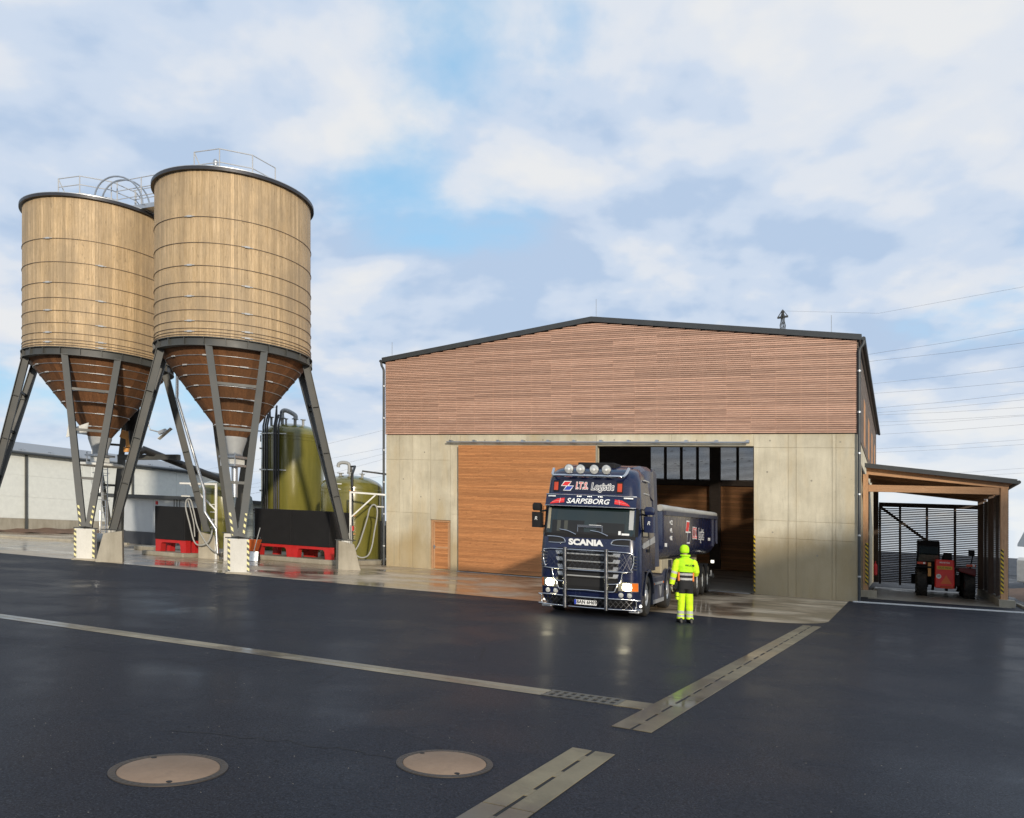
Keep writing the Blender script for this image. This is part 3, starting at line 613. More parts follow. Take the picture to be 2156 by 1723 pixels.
    # legs and footings
    for q, (su, sv) in enumerate(((1, -1), (-1, -1), (1, 1), (-1, 1))):
        base = math.atan2(sv, su); F = Vector((su*FT, sv*FT, 0)); side = Vector((-math.sin(base), math.cos(base), 0)); ends = []
        for s in (-1, 1):
            a = base + s*R_(20); top = Vector((math.cos(a)*(RS-0.10), math.sin(a)*(RS-0.10), ZB-0.30)); bot = F + side*(0.10*s) + Vector((0, 0, 1.22))
            d = (top-bot).normalized(); nrm = Vector((math.cos(base), math.sin(base), 0)); nrm = (nrm - d*nrm.dot(d)).normalized(); w = d.cross(nrm)
            lg = MB()
            for e in (-1, 1): lg.bar(bot+nrm*0.13*e, top+nrm*0.13*e, 0.24, 0.022, nrm)
            lg.bar(bot, top, 0.018, 0.25, nrm)
            o = lg.build('leg', M['steel'], t); ends.append((bot, top))
            for e in (0.27, 0.52, 0.78):
                pz = bot.lerp(top, e); MB().bar(pz-w*0.121-d*0.07, pz+w*0.121-d*0.07, 0.018, 0.27, nrm).build('leg_stiffener', M['steel'], o)
            if q < 2: MB().bar(bot + w*s*0.06 + nrm*0.147 + d*0.05, bot + w*s*0.06 + nrm*0.147 + d*0.85, 0.07, 0.004, nrm).build('warning_strip', M['tapew'], o)
        for e in (0.28, 0.56, 0.80):
            p, r = ends[0][0].lerp(ends[0][1], e), ends[1][0].lerp(ends[1][1], e); MB().bar(p, r, 0.10).build('strut', M['steel'], t)
        MB().box(F.x-0.3, F.x+0.3, F.y-0.3, F.y+0.3, 1.19, 1.225).build('base_plate', M['steel'], t)
        rad = Vector((math.cos(base), math.sin(base), 0))
        def fp_(r_, s_, z): p = F + rad*r_ + side*s_; return (p.x, p.y, z)
        ho, zt_ = (0.62 if q else 0.44), 1.19
        ft = MB().hexa([fp_(-0.36, -0.36, -0.25), fp_(ho, -0.36, -0.25), fp_(ho, 0.36, -0.25), fp_(-0.36, 0.36, -0.25)], [fp_(-0.34, -0.34, zt_), fp_(0.30 if q else 0.40, -0.34, zt_ if q == 0 else 1.06), fp_(0.30 if q else 0.40, 0.34, zt_ if q == 0 else 1.06), fp_(-0.34, 0.34, zt_)]).build('footing', M['block'] if q in (0, 3) else M['plinth'], t, bevel=0.025)
        if q == 0:
            MB().hexa(*[[fp_(-0.42, -0.42, z), fp_(0.50, -0.42, z), fp_(0.50, 0.42, z), fp_(-0.42, 0.42, z)] for z in (-0.25, 0.06)]).build('footing_base', M['plinth'], ft)
            for s in (-1, 1):
                MB().add([fp_(0.442-0.04*(z-(-0.25))/1.44+0.004, s*0.31+e, z) for e, z in ((-0.04, 0.08), (0.04, 0.08), (0.04, 1.16), (-0.04, 1.16))], [(0,1,2,3)]).build('warning_strip', M['tapew'], ft)
    return t
M['redge'] = plain('silo roof edge', (0.04, 0.04, 0.045), 0.4, 0.3)
SR = (-10.9, 32.57); SL = (SR[0]-7.6*BC, SR[1]+7.6*BS)
silo_r = silo('timber_silo', 'timber silo beside the olive tanks, railing and vent pipe on its roof', *SR)
silo_l = silo('timber_silo', 'timber silo beside the white hall, with walkway and ladder cage', *SL, second=True)
# walkway between the roofs, ladder and cage (parts of the far silo)
wk = MB().box(1.5, 6.2, -0.45, 0.45, ZT+0.12, ZT+0.30).build('walkway', M['galv'], silo_l)
wr = MB()
for s in (-0.45, 0.45):
    for x in (1.6, 3.0, 4.4, 5.8): wr.tube([(x, s, ZT+0.3), (x, s, ZT+1.4)], 0.024, 6)
    for h in (0.65, 1.0, 1.4): wr.tube([(1.5, s, ZT+h), (6.1, s, ZT+h)], 0.02, 6)
wr.build('walkway_railing', M['clampm'], silo_l)
hp = [Vector((2.35+0.80*math.cos(a), -1.0+0.5*math.cos(a), ZT+0.25+1.05*math.sin(a))) for a in [math.pi*k/16 for k in range(17)]]
MB().tube(hp, 0.035, 6).tube([p+Vector((0.0, 0.35, 0)) for p in hp], 0.035, 6).build('ladder_hoop', M['galv'], silo_l, smooth=60)
ld = MB(); lx, ly = -2.2, 3.0
lp = silo_l.matrix_basis
LB = Vector((-2.45, 2.2, 0)); 
for s in (-0.2, 0.2): ld.tube([LB+Vector((s, 0, 0.1)), LB+Vector((s, 0, 8.0))], 0.022, 6)
for k in range(26): ld.tube([LB+Vector((-0.2, 0, 0.35+k*0.29)), LB+Vector((0.2, 0, 0.35+k*0.29))], 0.014, 6)
for k in range(9):
    ld.tube([LB+Vector((-0.34*math.cos(a), -0.62*math.sin(a), 2.4+k*0.62)) for a in [math.pi*q/8 for q in range(9)]], 0.013, 5)
for a in (0.5, 1.2, 1.95, 2.6): ld.tube([LB+Vector((-0.34*math.cos(a), -0.62*math.sin(a), 2.4)), LB+Vector((-0.34*math.cos(a), -0.62*math.sin(a), 7.4))], 0.012, 5)
ld.build('ladder', M['galv'], silo_l)

def local(parent, p):                                   # world point into a thing's own frame
    p = Vector(p) - parent.location; a = -parent.rotation_euler.z
    return Vector((p.x*math.cos(a)-p.y*math.sin(a), p.x*math.sin(a)+p.y*math.cos(a), p.z))
# filling pipes of the silos
fp = [at(374, 735, 35.6), at(373, 838, 35.6), at(409, 960, 35.4), at(430, 1033, 35.2), at(432, 1080, 35.0), at(455, 1115, 35.0), at(458, 1165, 35.0)]
fpp = [fp[0]]
for i in range(1, 6): fpp += [fp[i].lerp(fp[i-1], 0.06), fp[i], fp[i].lerp(fp[i+1], 0.06)]
MB().tube([local(silo_r, p) for p in fpp + [fp[-1]]], 0.065, 10).build('filling_pipe', M['inox'], silo_r, smooth=60)
fp2 = [at(330, 800, 36.6), at(312, 893, 36.6), at(316, 905, 36.6), at(338, 911, 36.6)]
MB().tube([local(silo_l, p) for p in fp2], 0.03, 8).build('bracket_pipe', M['galv'], silo_l, smooth=60)
for q, S_ in (([(322, 921), (368, 893)], silo_l),):
    a, b = local(S_, at(334, 925, 36.4)), local(S_, at(361, 902, 36.4))
    MB().bar(a, b, 0.03, 0.18, (0.1, 1, 0.1)).build('deflector_plate', M['whitedirty'], S_)
    MB().bar(local(S_, at(334, 912, 36.5)), local(S_, at(350, 906, 36.5)), 0.16, 0.14).build('plate_bracket', M['galv'], S_)
def plate(px_, Y, S_):                                  # a thin steel plate through photo corners at one distance
    v = [local(S_, at(x, y, Y)) for x, y in px_]; MB().add(v + [p + Vector((0.0, 0.03, 0)) for p in v], [(0,1,2,3), (7,6,5,4), (0,4,5,1), (1,5,6,2), (2,6,7,3), (3,7,4,0)]).build('deflector_plate', M['whitedirty'], S_)
plate([(160, 899), (186, 890), (181, 916), (160, 913)], 33.0, silo_l); plate([(144, 892), (156, 893), (150, 918), (139, 921)], 33.0, silo_l)
# ------------------------------------------------------------------ conveyor between the silos
cv_ = thing('screw_conveyor', 'black sloping conveyor with motor housing and orange bracket beside silo cone', 'conveyor', at(296, 1000, 39).xy.to_3d(), 0)
def lc(px, py, Y): return local(cv_, at(px, py, Y))
MB().tube([lc(300, 946, 38.6), lc(460, 1008, 41.0), lc(505, 1030, 41.8)], 0.17, 10).build('tube', M['blackpipe'], cv_, smooth=50)
MB().bar(lc(250, 963, 39.2), lc(378, 963, 38.8), 0.22, 0.24).build('support_beam', M['steel'], cv_)
mh = MB()
mh.cyl(lc(277, 872, 37.8), lc(278, 908, 37.8), 0.34, 0.26, 16).cyl(lc(284, 856, 37.8), lc(284, 874, 37.8), 0.2, 0.2, 14); mh.build('motor_housing', M['blackp'], cv_, smooth=50)
MB().tube(bez([lc(278, 905, 37.8), lc(281, 938, 38.0), lc(290, 950, 38.3), lc(303, 949, 38.6)], 5), 0.16, 10).build('elbow', M['blackpipe'], cv_, smooth=50)
MB().bar(lc(271, 901, 38.2), lc(271, 944, 38.2), 0.20, 0.16).bar(lc(262, 947, 38.2), lc(281, 947, 38.2), 0.16, 0.22).bar(lc(256, 913, 38.2), lc(272, 920, 38.2), 0.18, 0.36).build('bracket', M['ochre'], cv_)
MB().bar(lc(252, 1120, 39.2), lc(256, 960, 39.2), 0.26).build('support_leg', M['steel'], cv_)

# ------------------------------------------------------------------ tanks
def tank(cx, cy, r, zb, zt, label):
    t = thing('resin_tank', label, 'tank', (cx, cy, 0), 0, 'olive resin tanks')
    d = 0.42*r
    prof = [(r*0.98, zb), (r, zb+0.05), (r, zt-d)] + [(r*math.cos(a), zt-d+d*math.sin(a)) for a in [R_(8*k) for k in range(1, 11)]] + [(0.001, zt)]
    MB().lathe(prof, 64, caps=False).build('shell', M['frp'], t, smooth=40)
    for z in (zt-d-0.12, zt-d-0.3): MB().lathe([(r+0.001, z), (r+0.012, z+0.01), (r+0.012, z+0.05), (r+0.001, z+0.06)], 64, caps=False).build('seam_band', M['frp'], t, smooth=40)
    return t
def nozzle(t, x, y, z, h=0.25, r=0.11):
    MB().cyl((x, y, z-0.25), (x, y, z+h), r*0.7, n=12).lathe([(r*1.5, h), (r*1.5, h+0.035)], 16, (x, y, z)).build('nozzle', M['grey'], t, smooth=40)
BIG = at(617, 1100, 46.0); BIG.z = 0; RGT = at(741, 1100, 41.3); RGT.z = 0; LFT = at(470, 1100, 45.0); LFT.z = 0
tb = tank(BIG.x, BIG.y, 1.70, 0.2, 7.25, 'tall olive resin tank rising behind the two black containers')
tr_ = tank(RGT.x, RGT.y, 1.55, 0.22, 4.30, 'squat olive resin tank standing next to the hall corner')
tl = tank(LFT.x, LFT.y, 1.25, 0.2, 3.85, 'small olive resin tank half hidden behind the silo legs')
M['tankgrey'] = plain('pale grey tank', (0.34, 0.37, 0.36), 0.4)
tg = thing('water_tank', 'slim pale grey tank with ribbed shell behind the front silo leg', 'tank', (at(512, 1100, 43.5).x, 43.5, 0))
MB().lathe([(0.52, 0.2), (0.52, 2.6), (0.44, 3.0), (0.25, 3.2), (0.001, 3.25)], 32, caps=False).build('shell', M['tankgrey'], tg, smooth=40)
for k in range(7): MB().lathe([(0.521, 0), (0.535, 0.02), (0.535, 0.06), (0.521, 0.08)], 32, (0, 0, 0.6+k*0.3), caps=False).build('rib', M['tankgrey'], tg, smooth=40)
for (x, y, h, r) in ((-0.35, -0.9, 0.30, 0.13), (-1.0, -0.7, 0.34, 0.10), (0.35, -0.9, 0.28, 0.12), (0.75, -0.75, 0.28, 0.10), (-0.1, -1.05, 0.25, 0.08)): nozzle(tb, x, y, 7.12, h, r)
V3 = Vector
# black risers on the tall tank, facing the yard
for dx, top in ((-1.28, 7.75), (-1.12, 7.60), (-0.98, 7.95), (-0.55, 8.05), (-0.44, 7.55), (-0.30, 7.75)):
    y = -math.sqrt(max(1.74**2 - dx*dx, 0)) - 0.08
    MB().tube([(dx, y, 1.6), (dx, y, 6.9), (dx, y+0.25, 7.3), (dx, y+0.5, top)], 0.05, 8).build('riser_pipe', M['blackpipe'], tb, smooth=60)
MB().tube(bez([(-0.98, -1.0, 7.4), (-0.98, -1.0, 8.0), (-0.62, -1.0, 8.0), (-0.62, -1.0, 7.3)], 1), 0.045, 8).build('bend_pipe', M['blackpipe'], tb, smooth=30)
MB().tube(bez([(-0.35, -0.9, 7.4), (-0.35, -0.9, 7.78), (-0.1, -0.9, 7.85), (0.35, -0.9, 7.62), (0.35, -0.9, 7.4)], 5), [0.12]*21, 12).build('bend_pipe', M['grey'], tb, smooth=60)
for z in (6.5, 4.55, 2.35):
    MB().tube([(-1.45, -1.15, z), (-1.2, -1.42, z), (-0.6, -1.72, z), (0.1, -1.80, z)], 0.03, 6).build('pipe_bracket', M['whitedirty'], tb)
for k in range(4): MB().box(-1.62, -1.48, -0.82, -0.70, 5.7-k*1.15, 5.78-k*1.15).build('level_mark', M['whitedirty'], tb)
MB().box(-1.72, -1.66, -0.35, 0.0, 6.15, 6.5).tube([(-1.7, -0.1, 6.75), (-2.3, -0.1, 6.75)], 0.03, 6).build('side_nozzle', M['blackpipe'], tb)
# right tank fittings
for (x, y, h, r) in ((-0.45, -0.55, 0.25, 0.11), (0.05, -0.75, 0.28, 0.10), (0.62, -0.6, 0.25, 0.09)): nozzle(tr_, x, y, 4.08, h, r)
MB().tube(bez([(0.0, -0.75, 4.3), (0.0, -0.75, 4.78), (-0.3, -0.75, 4.86), (-0.5, -0.75, 4.78), (-0.52, -0.75, 4.62)], 5), 0.085, 12).build('vent_bend', M['grey'], tr_, smooth=60)
MB().tube([(0.12, -0.80, 4.4), (0.12, -0.80, 4.68), (0.34, -1.0, 4.68), (0.34, -1.62, 4.3), (0.34, -1.68, 4.1), (0.34, -1.68, 1.05)], 0.06, 10).build('drain_pipe', M['blackpipe'], tr_, smooth=30)
MB().cyl((0.34, -1.68, 1.55), (0.34, -1.68, 1.78), 0.09, n=12).build('valve', M['redp'], tr_)
for z in (3.45, 2.25, 1.38): MB().box(0.2, 0.48, -1.70, -1.5, z, z+0.04).build('pipe_clamp', M['ochre'], tr_)
MB().tube([(0.62, -0.6, 4.3), (0.62, -0.6, 4.50), (2.0, -0.4, 4.40)], 0.045, 8).build('overflow_pipe', M['blackpipe'], tr_, smooth=30)
MB().lathe([(0.001, -0.02), (0.13, -0.02), (0.13, 0.03), (0.001, 0.03)], 24, (-0.42, -1.62, 3.25), axis='y').build('pressure_gauge', M['white'], tr_)
MB().cyl((-0.42, -1.6, 1.3), (-0.42, -1.6, 3.1), 0.018, n=6).build('gauge_pipe', M['blackpipe'], tr_)
for z in (3.75, 3.5, 2.75, 2.1, 1.25): MB().box(-0.6, -0.2, -1.53, -1.49, z, z+0.05).build('level_mark', M['whitedirty'], tr_)
MB().lathe([(0.30, 0.0), (0.34, 0.0), (0.34, 0.04), (0.001, 0.06)], 20, (0.75, 0.1, 4.05)).build('hatch', M['grey'], tr_)
MB().cyl((0, -0.5, 3.7), (0, -0.5, 4.1), 0.12, n=12).build('nozzle', M['grey'], tl)
MB().lathe([(0.001, -0.02), (0.11, -0.02), (0.11, 0.03), (0.001, 0.03)], 20, (-0.55, -1.2, 2.0), axis='y').build('pressure_gauge', M['white'], tl)
for z in (2.5, 2.1, 1.7, 1.3): MB().box(-0.25, 0.1, -1.26, -1.22, z, z+0.04).build('level_mark', M['whitedirty'], tl)
# plinth under tanks and containers
def pl_box(u0, u1, o0, o1, h, label):
    mb = MB().hexa([B(u0, o0, 0), B(u1, o0, 0), B(u1, o1, 0), B(u0, o1, 0)], [B(u0, o0, h), B(u1, o0, h), B(u1, o1, h), B(u0, o1, h)])
    return tag(mb.build('tank_plinth', M['plinth'], bevel=0.04), label, 'plinth', kind='structure')
pl_box(-13.2, -0.42, -2.95, 6.5, 0.22, 'low concrete plinth under the tall tank and containers')
pl_box(-9.3, -6.75, -5.85, -4.0, 0.20, 'narrow concrete slab under the single black container')
# pipe bridge behind the containers
pb = thing('pipe_run', 'black pipes with elbows running along behind the black containers', 'pipe', B(-7.0, 0.9), -R_(25))
MB().tube([(-3.5, 0, 2.35), (2.6, 0, 2.35), (2.6, 0, 1.9)], 0.05, 8).tube([(-3.0, 0.15, 2.2), (1.6, 0.15, 2.2)], 0.035, 8).build('pipe', M['blackpipe'], pb, smooth=30)
MB().tube([(2.2, 0.0, 0.2), (2.2, 0.0, 2.2), (2.9, 0, 2.2), (2.9, 0, 1.8)], 0.045, 8).build('pipe', M['blackpipe'], pb, smooth=30)
MB().tube([(5.0, 0.3, 0.2), (5.0, 0.3, 2.25), (5.6, 0.3, 2.25), (5.6, 0.3, 1.7)], 0.05, 8).tube([(5.9, 0.3, 0.2), (5.9, 0.3, 2.1), (6.2, 0.3, 2.1), (6.2, 0.3, 0.3)], 0.05, 8).build('pipe', M['blackpipe'], pb, smooth=30)
for x in (-3.0, -0.5, 2.0): MB().bar((x, 0.1, 0.2), (x, 0.1, 2.3), 0.06).build('pipe_support', M['galv'], pb)

# ------------------------------------------------------------------ black containers on red stands
def container(u, o, z, label, w=2.17, d=1.6, h=1.62):
    p = B(u, o, z); t = thing('container', label, 'container', p, -R_(25), 'black containers on red stands')
    MB().box(0, w, 0, d, 0.55, 0.55+h).build('bin', M['blackp'], t, bevel=0.02)
    for x in (0.08, w-0.12): MB().box(x, x+0.04, -0.006, 0.0, 0.6, 0.5+h).build('seam', M['blackp'], t)
    for y0 in (0.05, d-0.35):
        MB().prism([(0.0, 0.55), (0.0, 0.0), (0.30, 0.0), (0.34, 0.34), (0.42, 0.42), (w-0.42, 0.42), (w-0.34, 0.34), (w-0.30, 0.0), (w, 0.0), (w, 0.55)], lambda a, b, q: (a, q, b), y0, y0+0.28).build('stand', M['redp'], t)
    return t
container(-5.55, -2.7, 0.22, 'black container on a red stand, nearer to the silo pillar of the joined pair'); container(-3.37, -2.7, 0.22, 'black container on a red stand, nearer to the hall of the joined pair')
cs = container(-8.75, -5.6, 0.20, 'single black container on a red stand under the timber silos', 1.85, 0.95, 1.5)
MB().box(0.02, 0.10, 0.02, 0.1, 2.1, 2.26).build('lamp', M['redp'], cs)

# ------------------------------------------------------------------ hose stands and hoses
def hose_stand(loc, arm, label):
    t = thing('hose_stand', label, 'stand', loc, 0, 'white hose stands')
    MB().box(-0.045, 0.045, -0.045, 0.045, 0.0, 3.3).build('post', M['white'], t, bevel=0.005)
    MB().bar((-0.04*arm, 0, 3.34), (1.62*arm, 0, 3.30), 0.08).build('arm', M['white'], t, bevel=0.005)
    MB().bar((0.03*arm, 0, 2.2), (1.15*arm, 0, 3.27), 0.06).build('brace', M['white'], t)
    MB().cyl((1.35*arm, 0, 3.27), (1.35*arm, 0, 2.75), 0.01, n=5).build('hanger_chain', M['galv'], t)
    MB().bar((1.15*arm, 0, 2.74), (1.55*arm, 0, 2.74), 0.05, 0.06).build('hose_saddle', M['whitedirty'], t)
    return t
h2 = at(738, 1186, 38.2); h2.z = 0; hose_stand(h2, 1, 'white hose stand in front of the squat olive tank')
h1 = at(455, 1166, 37.0); h1.z = 0; hose_stand(h1, -1, 'white hose stand between the silo footings')
def hose(pts, Y, label, r=0.035):
    o = MB().tube(bez([at(x, y, Y) for x, y in pts], 7), r, 8).build('hose', M['hose'], smooth=60); return tag(o, label, 'hose', 'hoses on the white stands')
Z5 = lambda x, y: ((1150+x/3.313)/1.755, (1600+y/3.313)/1.755)
hose([Z5(*p) for p in ((488, 1130), (492, 1300), (510, 1430), (560, 1505), (630, 1528), (700, 1495), (745, 1380), (775, 1200), (808, 1010), (800, 910), (760, 880), (715, 930), (690, 1030), (640, 1200), (580, 1370), (500, 1480), (420, 1530), (350, 1510), (325, 1440), (328, 1370))], 37.9, 'looped grey hose hanging on the stand before the squat tank')
Z4 = lambda x, y: ((300+x/2.872)/1.755, (1500+y/2.872)/1.755)
hose([Z4(*p) for p in ((1395, 1200), (1390, 1330), (1350, 1440), (1270, 1480), (1200, 1440), (1150, 1250), (1110, 1080), (1120, 1000), (1160, 1000), (1190, 1100), (1230, 1270), (1290, 1400), (1370, 1510), (1450, 1560), (1500, 1555))], 36.6, 'looped grey hose hanging on the stand between the silos')
hose([Z4(*p) for p in ((1130, 990), (1160, 1100), (1195, 1250), (1205, 1390))], 36.7, 'straight grey hose hanging down between the silos', 0.03)
# small things by the footings
ob = thing('salt_spreader', 'small orange hand spreader behind the striped footing', 'spreader', (at(529, 1180, 37.5).x, 37.5, 0))
MB().hexa([(-0.2, -0.2, 0.42), (0.25, -0.2, 0.42), (0.25, 0.2, 0.42), (-0.2, 0.2, 0.42)], [(-0.36, -0.3, 0.95), (0.4, -0.3, 0.95), (0.4, 0.3, 0.95), (-0.36, 0.3, 0.95)]).build('hopper', M['orange'], ob, bevel=0.02)
for s in (-0.24, 0.3): MB().lathe([(0.05, -0.05), (0.19, -0.05), (0.19, 0.05), (0.05, 0.05)], 18, (s, 0, 0.195), axis='x').build('wheel', M['rubber'], ob, smooth=40)
MB().bar((0, 0, 0.2), (0, 0, 0.45), 0.3, 0.1).tube([(-0.2, 0.2, 0.6), (-0.25, 0.6, 1.05), (0.25, 0.6, 1.05), (0.2, 0.2, 0.6)], 0.018, 6).build('frame', M['steel'], ob)
sh = thing('shovel', 'aluminium shovel leaning beside the orange spreader', 'shovel', (at(533, 1180, 36.6).x, 36.6, 0))
MB().tube([(0.02, 0, 0.42), (0.22, 0.28, 1.5)], 0.018, 8).build('handle', M['grey'], sh)
MB().grid(lambda i, j: (-0.2+0.4*i, -0.05+0.05*(2*i-1)**2+0.1*j, 0.02+0.42*j), 6, 4).grid(lambda i, j: (-0.2+0.4*i, -0.045+0.05*(2*i-1)**2+0.1*j, 0.02+0.42*j), 6, 4).build('blade', M['inox'], sh, smooth=60)
pc = thing('control_cabinet', 'pale control cabinet with pipe fittings fixed on the footing by the tank', 'cabinet', (at(722, 1188, 37.9).x, 37.9, 0))
MB().box(-0.05, 0.28, -0.12, 0.12, 0.06, 1.45).build('body', M['whitedirty'], pc, bevel=0.02)
for s in (0.0, 0.1, 0.2): MB().box(s, s+0.05, -0.14, -0.12, 0.2, 1.35).build('fin', M['whitedirty'], pc)
tag(MB().bar(at(430, 1180, 39.0).xy.to_3d(), at(430, 1180, 39.0).xy.to_3d()+V3((0, 0, 0.9)), 0.25).build('junction_post', M['whitedirty'], bevel=0.02), 'short pale post beside the hose stand', 'post')
eq = thing('pump_unit', 'grey pump unit standing beside the sloped footing', 'pump', (at(218, 1178, 34.5).x, 34.5, 0))
MB().cyl((-0.25, 0, 0.75), (0.3, 0, 0.75), 0.2, n=16).build('motor', M['grey'], eq, smooth=40)
MB().box(-0.3, 0.3, -0.2, 0.2, 0.0, 0.07).box(-0.22, -0.12, -0.15, 0.15, 0.07, 0.6).box(0.12, 0.22, -0.15, 0.15, 0.07, 0.6).build('frame', M['steel'], eq)
MB().cyl((0.1, 0, 0.9), (0.1, 0, 2.3), 0.035, n=8).cyl((-0.15, 0, 0.9), (-0.15, 0, 1.9), 0.03, n=8).build('riser_pipe', M['inox'], eq)

# ------------------------------------------------------------------ white hall and annex far left
VD = Vector((BS, BC, 0)); UD = Vector((BC, -BS, 0))
wa = Vector((-36.4, 58.9, 0)) - VD*26; 
wh = thing('white_hall', 'long white panel hall with grey roof behind the timber silos', 'hall', wa, -R_(25))
LN = 46.5; EV = 5.75
MB().box(-18, 0, 0, LN, 1.0, EV).build('core_wall', M['white'], wh)
MB().box(-18, 0.03, -0.03, LN+0.03, -0.5, 1.0).build('base_wall', M['plinth'], wh)
q = 0
while q*4.65 < LN-0.1:
    for j in range(3): MB().box(0.002, 0.04, q*4.65+0.01, q*4.65+4.64, 1.02+j*1.57, 1.02+(j+1)*1.57-0.008).build('wall_panel', plain('white wall panel', (0.68, 0.69, 0.64), 0.5, var=0.07) if 'wp' not in M else M['wp'], wh)
    M.setdefault('wp', bpy.data.materials['white wall panel'])
    if q % 2 == 0: MB().box(0.04, 0.16, q*4.65-0.08, q*4.65+0.08, 0, EV-0.1).build('downpipe', M['steel'], wh)
    q += 1
MB().prism([(0.35, EV-0.02), (0.35, EV+0.16), (-9, EV+1.5), (-18.3, EV+0.16), (-18.3, EV-0.02), (-9, EV+1.2)], lambda a, b, t: (a, t, b), -0.4, LN+0.4).build('roof', plain('grey roof sheet', (0.30, 0.31, 0.32), 0.5, 0.2), wh)
MB().tube([(0.42, -0.4, EV), (0.42, LN+0.4, EV)], 0.11, 8).build('gutter', M['fascia'], wh)
for k in range(14): MB().box(-0.6, -0.2, 14+k*2.3, 14.25+k*2.3, EV+0.24, EV+0.36).build('snow_guard', M['galv'], wh)
an = thing('annex', 'low white annex with dark base and dark eaves beside the white hall', 'annex', Vector((-23.4, 50.0, 0)), -R_(25))
M['wpb'] = plain('bluish wall panel', (0.45, 0.48, 0.50), 0.5, var=0.06)
MB().box(0, 7.5, 0, 5, 0.75, 2.75).build('wall', M['wpb'], an)
for k in range(3): MB().box(0.01+k*2.5, 2.49+k*2.5, -0.03, -0.002, 0.78, 2.72).build('wall_panel', M['wpb'], an)
MB().box(-0.04, 7.54, -0.06, 5.04, -0.3, 0.75).build('base', plain('dark base render', (0.05, 0.055, 0.065), 0.6), an)
MB().box(-2.5, 7.7, -0.35, 5.3, 2.75, 2.95).build('eaves', M['fascia'], an)
for k in range(9): MB().tube([(3.0+k*0.22, -0.2, 0.1), (3.0+k*0.22, -0.2, 2.75)], 0.025, 6).build('conduit', M['steel'], an) if k > 5 else None
# kerb line and road strip left
tag(MB().bar(V3((-60, 55.5, 0.05)), V3((-22, 47.5, 0.05)), 0.2, 0.14).build('kerb', M['plinth']), 'low concrete kerb before the soil bank', 'kerb', kind='structure')

# ------------------------------------------------------------------ right edge: fence, van, shed
fn = thing('metal_fence', 'galvanised mesh fence beyond the soil heap', 'fence', B(30.5, 24), -R_(25))
for k in range(6): MB().cyl((k*2.5, 0, -0.2), (k*2.5, 0, 2.0), 0.035, n=8).build('post', M['galv'], fn)
for k in range(5):
    for z in (0.15, 1.0, 1.95): MB().tube([(k*2.5, 0, z), (k*2.5+2.5, 0, z)], 0.018, 6).build('rail', M['galv'], fn)
    m_ = MB()
    for j in range(24): m_.bar((k*2.5+0.1*j+0.05, 0.0, 0.15), (k*2.5+0.1*j+0.05, 0.0, 1.95), 0.006)
    m_.build('mesh_panel', M['galv'], fn)['kind'] = 'stuff'
fs = thing('far_shed', 'low far building with pale roof behind the fence', 'building', B(34, 58), -R_(25))
MB().box(0, 26, 0, 12, -0.5, 3.2).build('wall', M['plinth'], fs)
MB().prism([(-0.6, 3.1), (-0.6, 3.35), (5.5, 5.0), (12.6, 3.35), (12.6, 3.1)], lambda a, b, t: (t, a, b), -0.6, 26.6).build('roof', plain('pale sheet roof', (0.6, 0.6, 0.57), 0.5), fs)
for k in range(8):
    w = MB().box(1.0+k*3.1, 3.2+k*3.1, -0.06, -0.01, 0.9, 2.6).build('window', M['fascia'], fs); MB().box(1.1+k*3.1, 3.1+k*3.1, -0.08, -0.06, 1.0, 2.5).build('pane', M['dark'], w)
def vehicle(loc, rz_, label, body, L_=4.9, H_=1.95):
    t = thing('parked_van', label, 'van', loc, rz_)
    pr = [(0.0, 0.45), (0.05, 1.05), (0.9, 1.2), (1.6, H_-0.05), (2.0, H_), (L_-0.15, H_), (L_, H_-0.2), (L_, 0.4)]
    MB().prism(pr, lambda a, b, q: (a, q, b), -0.9, 0.9).build('body', body, t, bevel=0.06)
    MB().prism([(1.0, 1.2), (1.62, H_-0.15), (L_-0.4, H_-0.15), (L_-0.4, 1.25)], lambda a, b, q: (a, q, b), -0.91, 0.91).build('windows', M['glass'], t)
    for x in (0.95, L_-1.0):
        for s in (-1, 1):
            w = MB().lathe([(0.2, -0.1), (0.34, -0.1), (0.34, 0.1), (0.2, 0.1)], 24, (x, s*0.82, 0.34), axis='y').build('wheel', M['rubber'], t, smooth=40)
            MB().lathe([(0.001, -0.105), (0.21, -0.105), (0.21, 0.105), (0.001, 0.105)], 16, (x, s*0.82, 0.34), axis='y').build('rim', M['galv'], w)
    return t
def glassm(name, c=(0.01, 0.013, 0.013), r=0.04):
    m = NT(name); m.set('Base Color', c); m.set('Roughness', r); m.set('Specular IOR Level', 0.7); return m.m
M['glass'] = glassm('dark glass')
vehicle(B(32.6, 30), R_(200), 'white van parked behind the metal fence', M['white'])
vehicle(B(37.0, 40), R_(150), 'grey van parked before the far building', plain('grey car paint', (0.2, 0.21, 0.22), 0.3))

